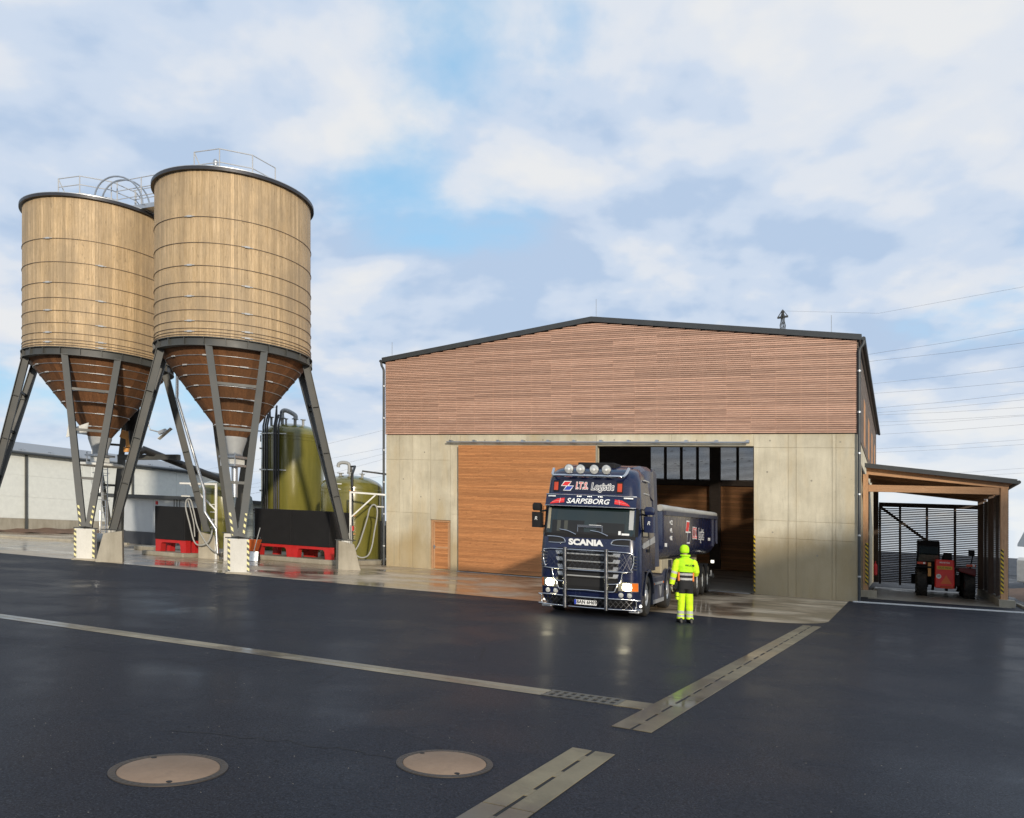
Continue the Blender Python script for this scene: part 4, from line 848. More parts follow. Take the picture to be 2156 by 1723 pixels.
# ------------------------------------------------------------------ power line
def pylon(x, y, h, label):
    t = thing('pylon', label, 'pylon', (x, y, 0), R_(45), 'lattice pylons of the power line')
    def w(z): return 2.6*(1-z/h)+0.18
    for a in (-1, 1):
        for b in (-1, 1): MB().bar((a*w(0), b*w(0), -1), (a*w(h)*0.5, b*w(h)*0.5, h), 0.09).build('leg', M['steel'], t)
    br = MB(); n = 16; zs = [h*(1-(1-k/n)**1.35) for k in range(n+1)]
    for i in range(n):
        for a, b, c_, d in ((-1, -1, 1, -1), (1, -1, 1, 1), (1, 1, -1, 1), (-1, 1, -1, -1)):
            br.bar((a*w(zs[i]), b*w(zs[i]), zs[i]), (c_*w(zs[i+1]), d*w(zs[i+1]), zs[i+1]), 0.045); br.bar((c_*w(zs[i]), d*w(zs[i]), zs[i]), (a*w(zs[i+1]), b*w(zs[i+1]), zs[i+1]), 0.045)
    br.build('lattice', M['steel'], t)
    for z, l in ((h-1.0, 0.9), (h-9, 5.5), (h-15, 4.5)):
        MB().bar((0, -l, z), (0, l, z), 0.18, 0.3).bar((0, -l, z), (0, 0, z+1.2), 0.1).bar((0, l, z), (0, 0, z+1.2), 0.1).build('crossarm', M['steel'], t)
    return t
PX = at(1648, 655, 134); pylon(PX.x, PX.y, PX.z, 'slender lattice pylon whose tip shows above the hall roof')
WIRES = [(668, 604, 1.0), (742, 693, 0.96), (758, 722, 0.92), (806, 772, 1.1), (827, 803, 1.05), (858, 828, 1.0), (868, 842, 1.15), (873, 858, 1.1), (888, 874, 1.2), (896, 876, 1.25), (914, 894, 1.15), (944, 926, 1.3), (952, 936, 1.3), (1005, 986, 1.4), (1012, 996, 1.4)]
for i, (yl, yr, k) in enumerate(WIRES):                 # right-hand spans: points at the hall edge and at the frame edge
    a, b = at(1850, yl + (1 if i else -8), 124*k), at(2156, yr, 108*k); d = b - a
    pts = [a - d*2.2 + V3((0, 0, -0.6)), a - d*1.0 + V3((0, 0, -0.25)), a, a.lerp(b, 0.5) + V3((0, 0, -0.12)), b, b + d*1.5 + V3((0, 0, 0.8))]
    if i == 0: pts = [V3((PX.x, PX.y, PX.z)), a, b, b + d*1.5 + V3((0, 0, 0.8))]
    o = MB().tube(pts, 0.015 if i else 0.013, 5).build('wire', M['wire']); tag(o, 'topmost overhead wire leading from the tip of the slender pylon' if i == 0 else 'thin dark overhead power wire in the sky beyond the hall roof', 'wire', 'overhead power wires')
for (yl, yr) in ((935, 905), (967, 943), (985, 955), (1000, 966), (1008, 990), (1020, 1002)):
    a, b = at(690, yl, 225), at(812, yr, 212); d = b - a
    tag(MB().tube([a - d*3 + V3((0, 0, 1.5)), a - d + V3((0, 0, 0.3)), a, b, b + d*1.2], 0.02, 5).build('wire', M['wire']), 'thin dark overhead power wire in the sky between silo and hall', 'wire', 'overhead power wires')

# ------------------------------------------------------------------ truck
M['navy'] = (lambda m: (m.set('Base Color', m.mix(m.math('MULTIPLY', m.ramp(m.noise(m.coord(rnd=False), 1.6, 7, 0.65, 0.3), (0.5, 0.0), (0.75, 1.0)), 0.22), (0.006, 0.011, 0.046), (0.05, 0.047, 0.045))), m.set('Roughness', m.ramp(m.noise(m.coord(rnd=False), 3, 5, 0.6), (0.3, 0.16), (0.7, 0.34))), m.set('Coat Weight', 0.25), m.set('Coat Roughness', 0.08), m.m)[-1])(NT('navy truck paint'))
M['navyd'] = plain('dusty navy paint', (0.035, 0.042, 0.075), 0.45, dirt=0.45, sc=1.5)
M['chrome'] = plain('chrome', (0.62, 0.62, 0.63), 0.14, 1.0, var=0.05)
M['chromed'] = plain('dull chrome', (0.27, 0.27, 0.28), 0.22, 1.0, var=0.2)
M['wscreen'] = glassm('windscreen', (0.012, 0.022, 0.022), 0.05)
M['lamp'] = plain('lit headlamp', (1.0, 0.90, 0.60), 0.2, emit=60.0)
M['lampw'] = plain('small lit lamp', (1.0, 0.97, 0.85), 0.2, emit=3.0)
M['lens'] = plain('lamp lens', (0.62, 0.62, 0.58), 0.08, 0.4, var=0.3, sc=12)
M['hlglass'] = plain('headlight glass', (0.30, 0.29, 0.24), 0.08, 0.3, var=0.3, sc=9)
M['amber'] = plain('amber lens', (0.75, 0.17, 0.02), 0.15)
M['redl'] = plain('red lens', (0.55, 0.06, 0.02), 0.15)
M['letw'] = plain('white letters', (0.82, 0.82, 0.80), 0.4, var=0.04)
M['letr'] = plain('red letters', (0.72, 0.03, 0.03), 0.4, var=0.04)
M['letb'] = plain('blue letters', (0.03, 0.06, 0.42), 0.4, var=0.04)
M['letd'] = plain('dark letters', (0.012, 0.014, 0.05), 0.4, var=0.04)
M['letk'] = plain('black letters', (0.012, 0.012, 0.012), 0.5, var=0.04)
M['cream'] = plain('cream machinery', (0.42, 0.36, 0.24), 0.55, dirt=0.4)
M['silver'] = plain('silver sheet', (0.55, 0.56, 0.57), 0.35, 0.6)

def text(s, size, mat, parent, o, xd, yd, off=0.0, shear=0.0, sx=1.0, name='lettering', ext=0.002, align='CENTER', bold=0.0):
    cu = bpy.data.curves.new('t', 'FONT'); cu.body = s; cu.size = size; cu.align_x = align; cu.align_y = 'CENTER'
    cu.extrude = ext; cu.offset = bold; cu.shear = shear; cu.resolution_u = 3
    ob = bpy.data.objects.new('t', cu); COL.objects.link(ob); bpy.context.view_layer.update()
    me = bpy.data.meshes.new_from_object(ob.evaluated_get(bpy.context.evaluated_depsgraph_get())); bpy.data.objects.remove(ob); bpy.data.curves.remove(cu)
    xd = Vector(xd).normalized(); yd = Vector(yd).normalized(); zd = xd.cross(yd); o = Vector(o) + zd*off
    for v in me.vertices: v.co = o + xd*(v.co.x*sx) + yd*v.co.y + zd*v.co.z
    me.materials.clear(); me.materials.append(mat); me.name = name
    return link(name, me, parent)

TK = thing('tractor_unit', 'dark navy tractor unit with lit headlights, chrome bull bar and roof lamps', 'truck', (1.80, 19.73, 0), -R_(20))
YF = [(0.22, 0.16), (0.34, 0.04), (0.45, 0.015), (0.95, 0.0), (1.55, 0.015), (1.90, 0.07), (2.62, 0.26), (2.92, 0.32), (3.30, 0.40), (3.44, 0.50), (3.55, 0.70), (3.62, 0.98), (3.68, 1.35)]
HWT = [(0.22, 1.16), (0.45, 1.23), (1.0, 1.245), (1.6, 1.24), (2.6, 1.18), (2.9, 1.165), (3.3, 1.13), (3.5, 1.07), (3.62, 0.98), (3.68, 0.86)]
def ip(T, z):
    if z <= T[0][0]: return T[0][1]
    for (a, b), (c, d) in zip(T, T[1:]):
        if z <= c: return b + (d-b)*(z-a)/(c-a)
    return T[-1][1]
def yfr(x, z, rc=0.30):
    hw = ip(HWT, z); e = max(0.0, min(1.0, (abs(x)-(hw-rc))/rc)); return ip(YF, z) + rc*(1-math.sqrt(max(0, 1-e*e))) + 0.03*(x/1.25)**2
def ring(z, yb, rc=0.30, n=28):
    hw = ip(HWT, z); xs = [-hw*math.cos(math.pi*k/n) for k in range(n+1)]
    return [V3((x, yfr(x, z, rc), z)) for x in xs] + [V3((hw, max(yb*0.55, yfr(hw, z, rc)+0.05), z)), V3((hw, yb-0.06, z)), V3((hw-0.06, yb, z)), V3((-hw+0.06, yb, z)), V3((-hw, yb-0.06, z)), V3((-hw, max(yb*0.55, yfr(hw, z, rc)+0.05), z))]
MB().loft([ring(z, 2.12) for z in (1.12, 1.3, 1.55, 1.75, 1.9, 2.15, 2.4, 2.62, 2.77, 2.92, 3.1, 3.3, 3.37, 3.44, 3.5, 3.55, 3.59, 3.62, 3.65, 3.68)]).build('cab', M['navy'], TK, smooth=38)
MB().loft([ring(z, 0.66) for z in (0.22, 0.3, 0.36, 0.45, 0.7, 0.95, 1.12)]).build('bumper', M['navy'], TK, smooth=38)
def patch(x0, x1, z0, z1, off, name, mat, parent=None, nx=10, nz=5, slant=0.0, rc=0.30):
    return MB().grid(lambda i, j: (lambda x, z: (x, yfr(x, z, rc)-off, z))(x0+(x1-x0)*i + slant*j*(1 if x0+x1 > 0 else -1), z0+(z1-z0)*j), nx, nz).build(name, mat, parent or TK, smooth=50)
def stroke(pts, r, name, mat, off=0.02, parent=None, smooth_=True, n=8, closed=False):
    P = bez([(x, 0, z) for x, z in pts], 5, closed) if smooth_ else [V3((x, 0, z)) for x, z in pts]
    return MB().tube([(p.x, yfr(p.x, p.z)-off, p.z) for p in P], r, n, closed=closed).build(name, mat, parent or TK, smooth=60)
# windscreen with what is seen behind it
ws = patch(-1.10, 1.10, 1.94, 2.60, 0.006, 'windscreen', M['wscreen'], nx=24, nz=8, slant=-0.03)
for s in (-1, 1): patch(*sorted((s*1.10, s*1.165)), 1.94, 2.6, 0.008, 'pillar', M['blackp'])
patch(-1.12, 1.12, 1.86, 1.95, 0.010, 'cowl', M['blackp'], nx=20, nz=2)
for x0, x1 in ((-0.72, -0.30), (0.05, 0.48)): stroke([(x0, 2.04), ((x0+x1)/2, 2.01), (x1, 1.93)], 0.016, 'wiper', M['chrome'], 0.03)
fr = MB(); yy = yfr(0, 2.1)-0.012
fr.bar((-0.27, yy, 2.14), (0.33, yy, 2.14), 0.05, 0.06).bar((-0.27, yy-0.0, 2.17), (-0.27, yy-0.02, 2.0), 0.02).bar((0.33, yy, 2.17), (0.33, yy-0.02, 2.0), 0.02)
fr.build('dash_frame', M['chromed'], ws)
patch(0.0, 0.30, 2.14, 2.18, 0.011, 'paper', M['letw'], ws, 3, 2); patch(0.72, 0.78, 1.97, 2.06, 0.010, 'sticker', M['letw'], ws, 2, 2); patch(0.80, 0.98, 1.965, 2.01, 0.010, 'sticker', M['letw'], ws, 2, 2)
patch(-1.06, -0.98, 2.05, 2.56, 0.009, 'curtain', M['cream'], ws, 2, 4); patch(0.96, 1.06, 2.1, 2.56, 0.009, 'curtain', M['grey'], ws, 2, 4)
patch(-0.93, -0.12, 1.95, 2.27, 0.0075, 'seat', plain('dark seat fabric', (0.008, 0.009, 0.009), 0.5), ws, 4, 3); patch(0.18, 0.86, 1.95, 2.24, 0.0075, 'seat', bpy.data.materials['dark seat fabric'], ws, 4, 3)
for x in (-0.80, -0.62): patch(x, x+0.09, 2.0, 2.26, 0.0085, 'seat_stripe', plain('seat stripe', (0.06, 0.062, 0.05), 0.5), ws, 2, 2)
patch(-1.08, 1.08, 1.945, 2.0, 0.0088, 'dashboard', M['dark'], ws, 12, 1)
# sun visor board
def vis(x, j): z = 2.615 + 0.275*j; return V3((x, 0.10 + 0.12*j + 0.10*(abs(x)/1.13)**5, z))
vb = MB().grid(lambda i, j: vis(-1.12+2.24*i, j), 24, 3)
vb.grid(lambda i, j: (lambda p: V3((p.x, p.y+0.03+0.12*j, p.z-0.0)))(vis(-1.12+2.24*i, j)), 24, 3)
visor = vb.build('sun_visor', M['navy'], TK, smooth=50)
for s in (-1, 1): MB().add([vis(s*1.12, 0), vis(s*1.12, 1), (s*1.15, 0.55, 2.89), (s*1.17, 0.55, 2.62)], [(0,1,2,3)]).build('visor_end', M['navy'], visor)
MB().add([vis(-1.12, 1), vis(1.12, 1), (1.13, 0.42, 2.9), (-1.13, 0.42, 2.9)], [(0,1,2,3)]).build('visor_top', M['navy'], visor)
for j in (0.0, 1.0): MB().tube([vis(-1.12+2.24*i/24, j)+V3((0, -0.012, 0)) for i in range(25)], 0.012, 6).build('trim', M['chrome'], visor)
UP = V3((0, 0.40, 0.92))
text('SARPSBORG', 0.19, M['letw'], visor, vis(-0.04, 0.42), (1, 0, 0), UP, 0.012, 0.25, 1.02, bold=0.004)
for x in (-0.26, 0.0, 0.26): text('o o o', 0.045, M['lampw'], visor, vis(x, 0.88), (1, 0, 0), UP, 0.012, sx=1.1)
for s in (-1, 1):
    fl = MB(); 
    fl.add([vis(s*0.62, 0.70)+V3((0, -0.012, 0)), vis(s*0.62, 0.30)+V3((0, -0.012, 0)), vis(s*0.99, 0.14)+V3((0, -0.02, 0)), vis(s*0.93, 0.36)+V3((0, -0.02, 0)), vis(s*0.80, 0.62)+V3((0, -0.014, 0))], [(0,1,2,3,4)])
    fl.build('flag', M['letr'], visor)
    fm = MB().bar(vis(s*0.62, 0.52)+V3((0, -0.014, 0)), vis(s*0.93, 0.32)+V3((0, -0.024, 0)), 0.02, 0.003).bar(vis(s*0.72, 0.68)+V3((0, -0.016, 0)), vis(s*0.74, 0.24)+V3((0, -0.018, 0)), 0.02, 0.003, (1, 0, 0)); fm.build('flag_cross', M['letw'], visor)
    patch(*sorted((s*0.84, s*1.05)), 2.83, 2.86, 0.16, 'badge', M['letw'], visor, 2, 1)
# upper sign
sg = patch(-0.80, 0.61, 2.955, 3.285, 0.012, 'sign_board', plain('sign ground', (0.008, 0.010, 0.032), 0.35), nx=12, nz=3)
UP2 = V3((0, 0.205, 0.98)); sy = lambda z: yfr(0, z)
def rh(x0, z0, mat, grow=0.0, off=0.02, par=sg):
    w, h, sk = 0.15+grow, 0.095+grow*0.8, 0.08; 
    MB().add([(x-0, yfr(x, z)-off, z) for x, z in ((x0-w/2-sk/2, z0-h/2), (x0+w/2-sk/2, z0-h/2), (x0+w/2+sk/2, z0+h/2), (x0-w/2+sk/2, z0+h/2))], [(0,1,2,3)]).build('logo', mat, par)
rh(-0.63, 3.165, M['letw'], 0.04, 0.018); rh(-0.57, 3.055, M['letw'], 0.04, 0.0185); rh(-0.63, 3.165, M['letr'], 0, 0.022); rh(-0.57, 3.055, M['letb'], 0, 0.0225)
for mt, bo, of in ((M['letw'], 0.016, 0.020), (M['letr'], 0.0, 0.026)): text('I.T.S.', 0.235, mt, sg, (-0.235, sy(3.11), 3.11), (1, 0, 0), UP2, of, 0.15, 0.68, bold=bo)
for mt, bo, of in ((M['letw'], 0.016, 0.020), (M['letd'], 0.0, 0.026)): text('Logistic', 0.235, mt, sg, (0.275, sy(3.10), 3.10), (1, 0, 0), UP2, of, 0.15, 0.78, bold=bo)
for s in (-1, 1): patch(s*0.795-0.095-0.055, s*0.795-0.095+0.055, 3.0, 3.2, 0.02, 'marker_lamp', M['redl'], nx=3, nz=2); patch(s*0.795-0.095-0.075, s*0.795-0.095+0.075, 2.96, 3.24, 0.012, 'marker_housing', M['blackp'], nx=3, nz=2)
# roof bar and lamps
MB().tube(bez([(-1.02, 0.60, 3.54), (-0.98, 0.38, 3.37), (-0.8, 0.30, 3.36), (0, 0.28, 3.36), (0.62, 0.30, 3.36), (0.80, 0.38, 3.38), (0.88, 0.56, 3.58)], 5), 0.036, 10).build('roof_bar', M['chrome'], TK, smooth=60)
for x in (-0.54, -0.25, 0.09, 0.39):
    lp_ = MB().lathe([(0.001, 0.10), (0.07, 0.09), (0.115, 0.03), (0.118, 0.0), (0.108, -0.012)], 28, (x, 0.28, 3.52), caps=False, axis='y').build('roof_lamp', M['chromed'], TK, smooth=40)
    MB().lathe([(0.108, -0.010), (0.06, -0.022), (0.001, -0.026)], 28, (x, 0.28, 3.52), caps=False, axis='y').build('lens', M['lens'], lp_, smooth=60)
    MB().lathe([(0.03, -0.027), (0.001, -0.034)], 14, (x, 0.28, 3.515), caps=False, axis='y').build('bulb', M['letw'], lp_)
    MB().bar((x, 0.29, 3.37), (x, 0.29, 3.42), 0.04).build('bracket', M['blackp'], lp_)
MB().loft([[V3((x, y, z)) for x, y in ((-0.5, 0.95), (0.45, 0.95), (0.5, 1.7), (-0.55, 1.7))] for z in (3.60, 3.75)]).build('roof_hatch', M['blackp'], TK, bevel=0.03)
# rear roof fairing and side deflectors
MB().loft([[V3((-hw, y, z0)), V3((hw, y, z0)), V3((hw-0.02, y, z1-0.12)), V3((hw-0.18, y, z1)), V3((-hw+0.18, y, z1)), V3((-hw+0.02, y, z1-0.12))] for y, hw, z0, z1 in ((1.15, 1.02, 3.3, 3.66), (1.5, 1.12, 3.1, 3.73), (2.0, 1.2, 2.9, 3.75), (2.14, 1.2, 2.9, 3.75))]).build('roof_fairing', M['navy'], TK, smooth=35)
for s in (-1, 1): MB().hexa([(s*1.19, 2.1, 1.2), (s*1.24, 2.1, 1.2), (s*1.25, 2.62, 1.2), (s*1.21, 2.62, 1.2)], [(s*1.12, 2.1, 3.72), (s*1.18, 2.1, 3.72), (s*1.19, 2.5, 3.62), (s*1.15, 2.5, 3.62)]).build('side_deflector', M['navyd'], TK, bevel=0.01)
# side of the cab
for s in (-1, 1):
    X = lambda z, e=0.004: s*(ip(HWT, z)+e)
    dg = MB().add([(X(1.98), 0.50, 1.98), (X(1.98), 1.22, 1.98), (X(2.58), 1.22, 2.58), (X(2.58), 0.56, 2.58)], [(0,1,2,3)]).build('side_window', M['glass'], TK)
    MB().tube([(X(1.96), 0.47, 1.95), (X(1.96), 1.25, 1.95), (X(2.6), 1.25, 2.61), (X(2.6), 0.52, 2.61)], 0.014, 6, closed=True).build('window_frame', M['blackp'], dg)
    MB().add([(X(2.1), 1.5, 2.2), (X(2.1), 1.85, 2.2), (X(2.5), 1.85, 2.56), (X(2.5), 1.5, 2.56)], [(0,1,2,3)]).build('side_window', M['glass'], TK)
    MB().prism([(0.38, 1.70), (0.5, 1.665), (2.1, 1.83), (2.1, 1.99), (0.55, 1.80), (0.42, 1.77)], lambda a, b, q: (X(b, q), a, b), 0.003, 0.008).build('side_stripe', M['silver'], TK)
    MB().box(*sorted((X(1.6, 0.004), X(1.6, 0.03))), 0.95, 1.15, 1.58, 1.66).build('door_handle', M['blackp'], TK)
    for z in (3.0, 3.32): MB().box(*sorted((X(3.1, -0.01), X(3.1, 0.03))), 1.0, 1.6, z, z+0.03).build('side_trim', M['silver'], TK)
    MB().tube([(X(1.5, 0.001), 0.40, 1.15), (X(1.5, 0.001), 0.44, 2.6)], 0.006, 4).tube([(X(1.5, 0.001), 1.33, 1.15), (X(1.5, 0.0), 1.33, 2.62)], 0.006, 4).build('door_gap', M['dark'], TK)
    # corner air vents
    for k in range(5): MB().box(*sorted((s*1.0, s*1.17)), yfr(1.08, 1.2)-0.02, yfr(1.08, 1.2)+0.1, 1.16+k*0.075, 1.19+k*0.075).build('corner_vent', M['chromed'], TK)
    # mirrors
    mx = s*1.40
    mr = MB().loft([[V3((mx+s*0.14*dx, 0.42+0.10*dy, z)) for dx, dy in ((-0.75, -0.8), (0, -1.0), (0.75, -0.8), (1, 0), (0.9, 0.8), (-0.9, 0.8), (-1, 0))] for z in (2.06, 2.10, 2.36, 2.44)]).build('mirror', M['navy'] if s > 0 else M['blackp'], TK, smooth=40)
    MB().loft([[V3((mx+s*0.125*dx*q, 0.42+0.10*dy*q, z)) for dx, dy in ((-0.75, -0.8), (0, -1.0), (0.75, -0.8), (1, 0), (0.9, 0.8), (-0.9, 0.8), (-1, 0))] for z, q in ((2.48, 0.85), (2.52, 1.0), (2.62, 1.0), (2.67, 0.7))]).build('wide_mirror', M['navy'] if s > 0 else M['blackp'], mr, smooth=40)
    for z in (2.46, 2.08): MB().tube([(s*1.15, 0.5, z+0.04), (mx-s*0.06, 0.44, z)], 0.025, 8).build('mirror_arm', M['blackp'], mr)
    text('R', 0.13, M['letw'], mr, (mx, 0.315, 2.28), (1, 0, 0), (0, 0, 1), 0.006, 0.2)
# grille
gl = patch(-0.74, 0.74, 0.60, 1.60, 0.008, 'grille', M['blackp'], nx=16, nz=10)
for z in (1.47, 1.30, 1.12, 0.95): stroke([(-0.68, z), (0, z), (0.68, z)], 0.019, 'grille_bar', M['grey'], 0.032, gl)
for z, h in ((1.385, 0.05), (1.21, 0.05), (1.03, 0.05), (0.80, 0.09)): patch(-0.66, 0.66, z-h, z+h, 0.014, 'grille_slot', M['dark'], gl, 10, 2)
for s in (-1, 1):
    for z, w in ((1.49, 0.17), (1.335, 0.16), (1.16, 0.12), (0.99, 0.12)): patch(*sorted((s*0.60, s*(0.60+w))), z-0.045, z+0.045, 0.022, 'grille_tooth', M['silver'], gl, 3, 2, slant=0.03)
    stroke([(s*1.02, 1.86), (s*0.80, 1.86), (s*0.62, 1.83), (s*0.56, 1.745)], 0.017, 'hood_trim', M['chrome'], 0.012); stroke([(s*0.555, 1.73), (s*0.75, 1.715), (s*0.98, 1.715)], 0.014, 'hood_trim', M['chrome'], 0.012)
    patch(*sorted((s*0.58, s*1.0)), 1.73, 1.84, 0.004, 'hood_vent', M['dark'], nx=5, nz=2)
text('SCANIA', 0.19, M['letw'], TK, (-0.06, yfr(0, 1.74), 1.745), (1, 0, 0), (0, 0.05, 1), 0.012, 0, 1.24, ext=0.006, bold=0.010)
text('SUPER', 0.085, M['chromed'], TK, (-0.02, yfr(0, 1.545), 1.545), (1, 0, 0), (0, 0, 1), 0.014, 0, 1.6, bold=0.003)
# bull bar
bb = MB(); Yb = -0.17
loop = lambda hw, z0, z1, r: [(-hw+r, z1), (hw-r, z1), (hw-0.08*r, z1-0.35*r), (hw, z1-r), (hw, z0+r), (hw-0.3*r, z0+0.25*r), (hw-r, z0), (-hw+r, z0), (-hw+0.3*r, z0+0.25*r), (-hw, z0+r), (-hw, z1-r), (-hw+0.08*r, z1-0.35*r)]
yb = lambda x: Yb + 0.20*(abs(x)/1.15)**3
def lp2(pts, r, nm='bull_bar_tube', mat='chrome'):
    P = bez([(x, 0, z) for x, z in pts], 4, True); MB().tube([(p.x, yb(p.x), p.z) for p in P], r, 8, closed=True).build(nm, M[mat], TK, smooth=60)
lp2(loop(1.10, 1.10, 1.56, 0.2), 0.017); lp2(loop(1.16, 0.22, 0.46, 0.08), 0.017)
for s in (-1, 1):
    MB().cyl((s*0.50, Yb-0.04, 0.19), (s*0.50, Yb-0.04, 1.62), 0.048, n=14).build('bull_bar_post', M['chromed'], TK, smooth=40)
    for z in (0.34, 1.2): MB().bar((s*0.50, Yb, z), (s*0.50, 0.06, z), 0.06).build('bull_bar_mount', M['blackp'], TK)
    for pts in ([(s*0.86, 1.10), (s*0.83, 0.92), (s*0.74, 0.82), (s*0.5, 0.80)], [(s*0.74, 0.82), (s*0.70, 0.68), (s*0.6, 0.62), (0.0, 0.63)]):
        MB().tube([(p.x, yb(p.x), p.z) for p in bez([(x, 0, z) for x, z in pts], 5)], 0.015, 8).build('bull_bar_tube', M['chrome'], TK, smooth=60)
ms = MB()
for z0, z1, hw in ((0.25, 0.44, 1.12), (1.13, 1.53, 1.05)):
    n = int(2*hw/0.12)
    for k in range(n):
        x = -hw + k*0.12
        for a, b in ((x, x+(z1-z0)*0.9), (x+(z1-z0)*0.9, x)):
            a, b = min(a, hw), min(b, hw); ms.bar((a, yb(a)+0.01, z0), (b, yb(b)+0.01, z1), 0.005)
ms.build('bull_bar_mesh', M['chromed'], TK)['kind'] = 'stuff'
patch(-1.13, 1.13, 0.24, 0.45, 0.004, 'lower_grille', M['blackp'], nx=20, nz=2)
np_ = MB().box(-0.27, 0.27, Yb-0.035, Yb-0.02, 0.285, 0.395).build('number_plate', M['letw'], TK)
MB().box(-0.27, -0.22, Yb-0.037, Yb-0.0352, 0.286, 0.394).build('plate_band', M['letb'], np_)
text('8AN 6H69', 0.115, M['letk'], np_, (0.03, Yb-0.036, 0.342), (1, 0, 0), (0, 0, 1), 0.002, 0, 0.95, ext=0.001, bold=0.003)
# head lamps
for s in (-1, 1):
    h = patch(*sorted((s*0.74, s*1.19)), 0.65, 0.86, 0.010, 'headlight', M['hlglass'], nx=10, nz=4)
    patch(*sorted((s*(1.06 if s > 0 else 1.12), s*1.185)), 0.66, 0.85, 0.014, 'indicator', M['amber'], h, 5, 3)
    c0 = 0.945
    def lampf(i, j): 
        a = 2*math.pi*i; x, z = s*c0 + 0.105*j*math.copysign(abs(math.cos(a))**0.7, math.cos(a)), 0.755 + 0.082*j*math.copysign(abs(math.sin(a))**0.7, math.sin(a)); return (x, yfr(x, z)-0.018, z)
    MB().grid(lampf, 20, 2).build('lamp', M['lamp'], h)
    for x in (0.80, 1.0): MB().lathe([(0.001, -0.02), (0.052, -0.015), (0.06, 0.0)], 18, (s*x, yfr(x, 0.555)-0.004, 0.555), caps=False, axis='y').build('fog_lamp', M['lens'], TK, smooth=50)
    MB().lathe([(0.001, -0.02), (0.03, -0.015), (0.035, 0.02)], 12, (s*1.19, yfr(1.19, 0.30)-0.02, 0.30), caps=False, axis='y').build('position_lamp', M['lampw'], TK)
    MB().box(*sorted((s*0.95, s*1.2)), 0.16, 0.6, 0.14, 0.22).build('lip_spoiler', M['silver'], TK, bevel=0.02)
# wheels
def wheel(t, x, y, r, w, rimr, name='wheel', mat='silver', lugs=0, outer=1):
    tr = MB().lathe([(rimr, -w/2+0.03), (rimr+0.04, -w/2), (r-0.05, -w/2), (r-0.008, -w/2+0.04), (r, -w/2+0.07), (r, w/2-0.07), (r-0.008, w/2-0.04), (r-0.05, w/2), (rimr+0.04, w/2), (rimr, w/2-0.03)], 40, (0, 0, 0), caps=False, axis='x')
    if lugs:
        for k in range(lugs):
            for s in (-1, 1):
                a = 2*math.pi*(k+(0.5 if s > 0 else 0))/lugs; c, q = math.cos(a), math.sin(a); c2, q2 = math.cos(a+0.22), math.sin(a+0.22)
                tr.bar((0.0, c2*r, q2*r), (s*w/2, c*r, q*r), 0.05, 0.05, (0, c, q))
    o = tr.build(name, M['rubber'], t, smooth=35, loc=(x, y, r))
    MB().lathe([(rimr, -outer*w*0.42), (rimr*0.93, -outer*w*0.30), (rimr*0.9, outer*w*0.1), (rimr*0.5, outer*w*0.30), (rimr*0.42, outer*w*0.44), (rimr*0.3, outer*w*0.46), (0.001, outer*w*0.46)], 28, caps=False, axis='x').build('rim', M[mat], o, smooth=35)
    MB().lathe([(rimr+0.002, outer*w*0.36), (rimr*0.94, outer*w*0.38), (rimr*0.9, outer*w*0.2)], 28, caps=False, axis='x').build('rim_flange', M[mat], o, smooth=35)
    return o
for s in (-1, 1):
    wheel(TK, s*1.05, 1.18, 0.52, 0.32, 0.29, outer=s)
    wheel(TK, s*1.07, 4.15, 0.52, 0.32, 0.29, outer=s); wheel(TK, s*0.72, 4.15, 0.52, 0.30, 0.29, outer=s)
    for yc, nm in ((1.18, 'wheel_arch'), (4.15, 'mudguard')):
        MB().grid(lambda i, j: (s*(0.86+0.40*j), yc+0.60*math.cos(math.pi*(0.02+0.96*i)), 0.50+0.60*math.sin(math.pi*(0.02+0.96*i))), 18, 3).grid(lambda i, j: (s*1.26, yc+(0.60+0.07*j)*math.cos(math.pi*(0.02+0.96*i)), 0.50+(0.60+0.07*j)*math.sin(math.pi*(0.02+0.96*i))), 18, 1).build(nm, M['navyd'], TK, smooth=50)
    sk = MB().box(*sorted((s*0.75, s*1.22)), 1.85, 3.48, 0.24, 0.95).build('side_skirt', M['navyd'], TK, bevel=0.03)
    MB().box(*sorted((s*1.22, s*1.228)), 1.9, 3.44, 0.26, 0.36).box(*sorted((s*1.22, s*1.228)), 2.0, 3.3, 0.74, 0.80).build('skirt_trim', M['silver'], sk)
    for y in (1.98, 3.34): MB().box(*sorted((s*1.222, s*1.236)), y, y+0.06, 0.745, 0.795).build('side_marker', M['amber'], sk)
    MB().add([(s*1.2225, 2.75, 0.72), (s*1.2225, 2.95, 0.66), (s*1.2225, 3.15, 0.72), (s*1.2225, 3.08, 0.48), (s*1.2225, 2.95, 0.38), (s*1.2225, 2.82, 0.48)], [(0,1,2,3,4,5)]).build('emblem', M['silver'], sk)
MB().box(-0.45, -0.33, 0.6, 5.4, 0.72, 0.98).box(0.33, 0.45, 0.6, 5.4, 0.72, 0.98).box(-0.33, 0.33, 0.9, 1.1, 0.7, 0.9).box(-0.33, 0.33, 3.0, 3.2, 0.7, 0.9).build('chassis', M['steel'], TK)
MB().box(-0.9, 0.9, 2.2, 3.4, 0.96, 1.02).build('catwalk', M['galv'], TK)
MB().lathe([(0.001, 0), (0.5, 0), (0.52, 0.08), (0.001, 0.1)], 24, (0, 3.9, 1.0)).build('fifth_wheel', M['steel'], TK)
MB().cyl((-0.95, 0.66, 0.5), (0.95, 0.66, 0.5), 0.08, n=8).build('axle', M['steel'], TK)

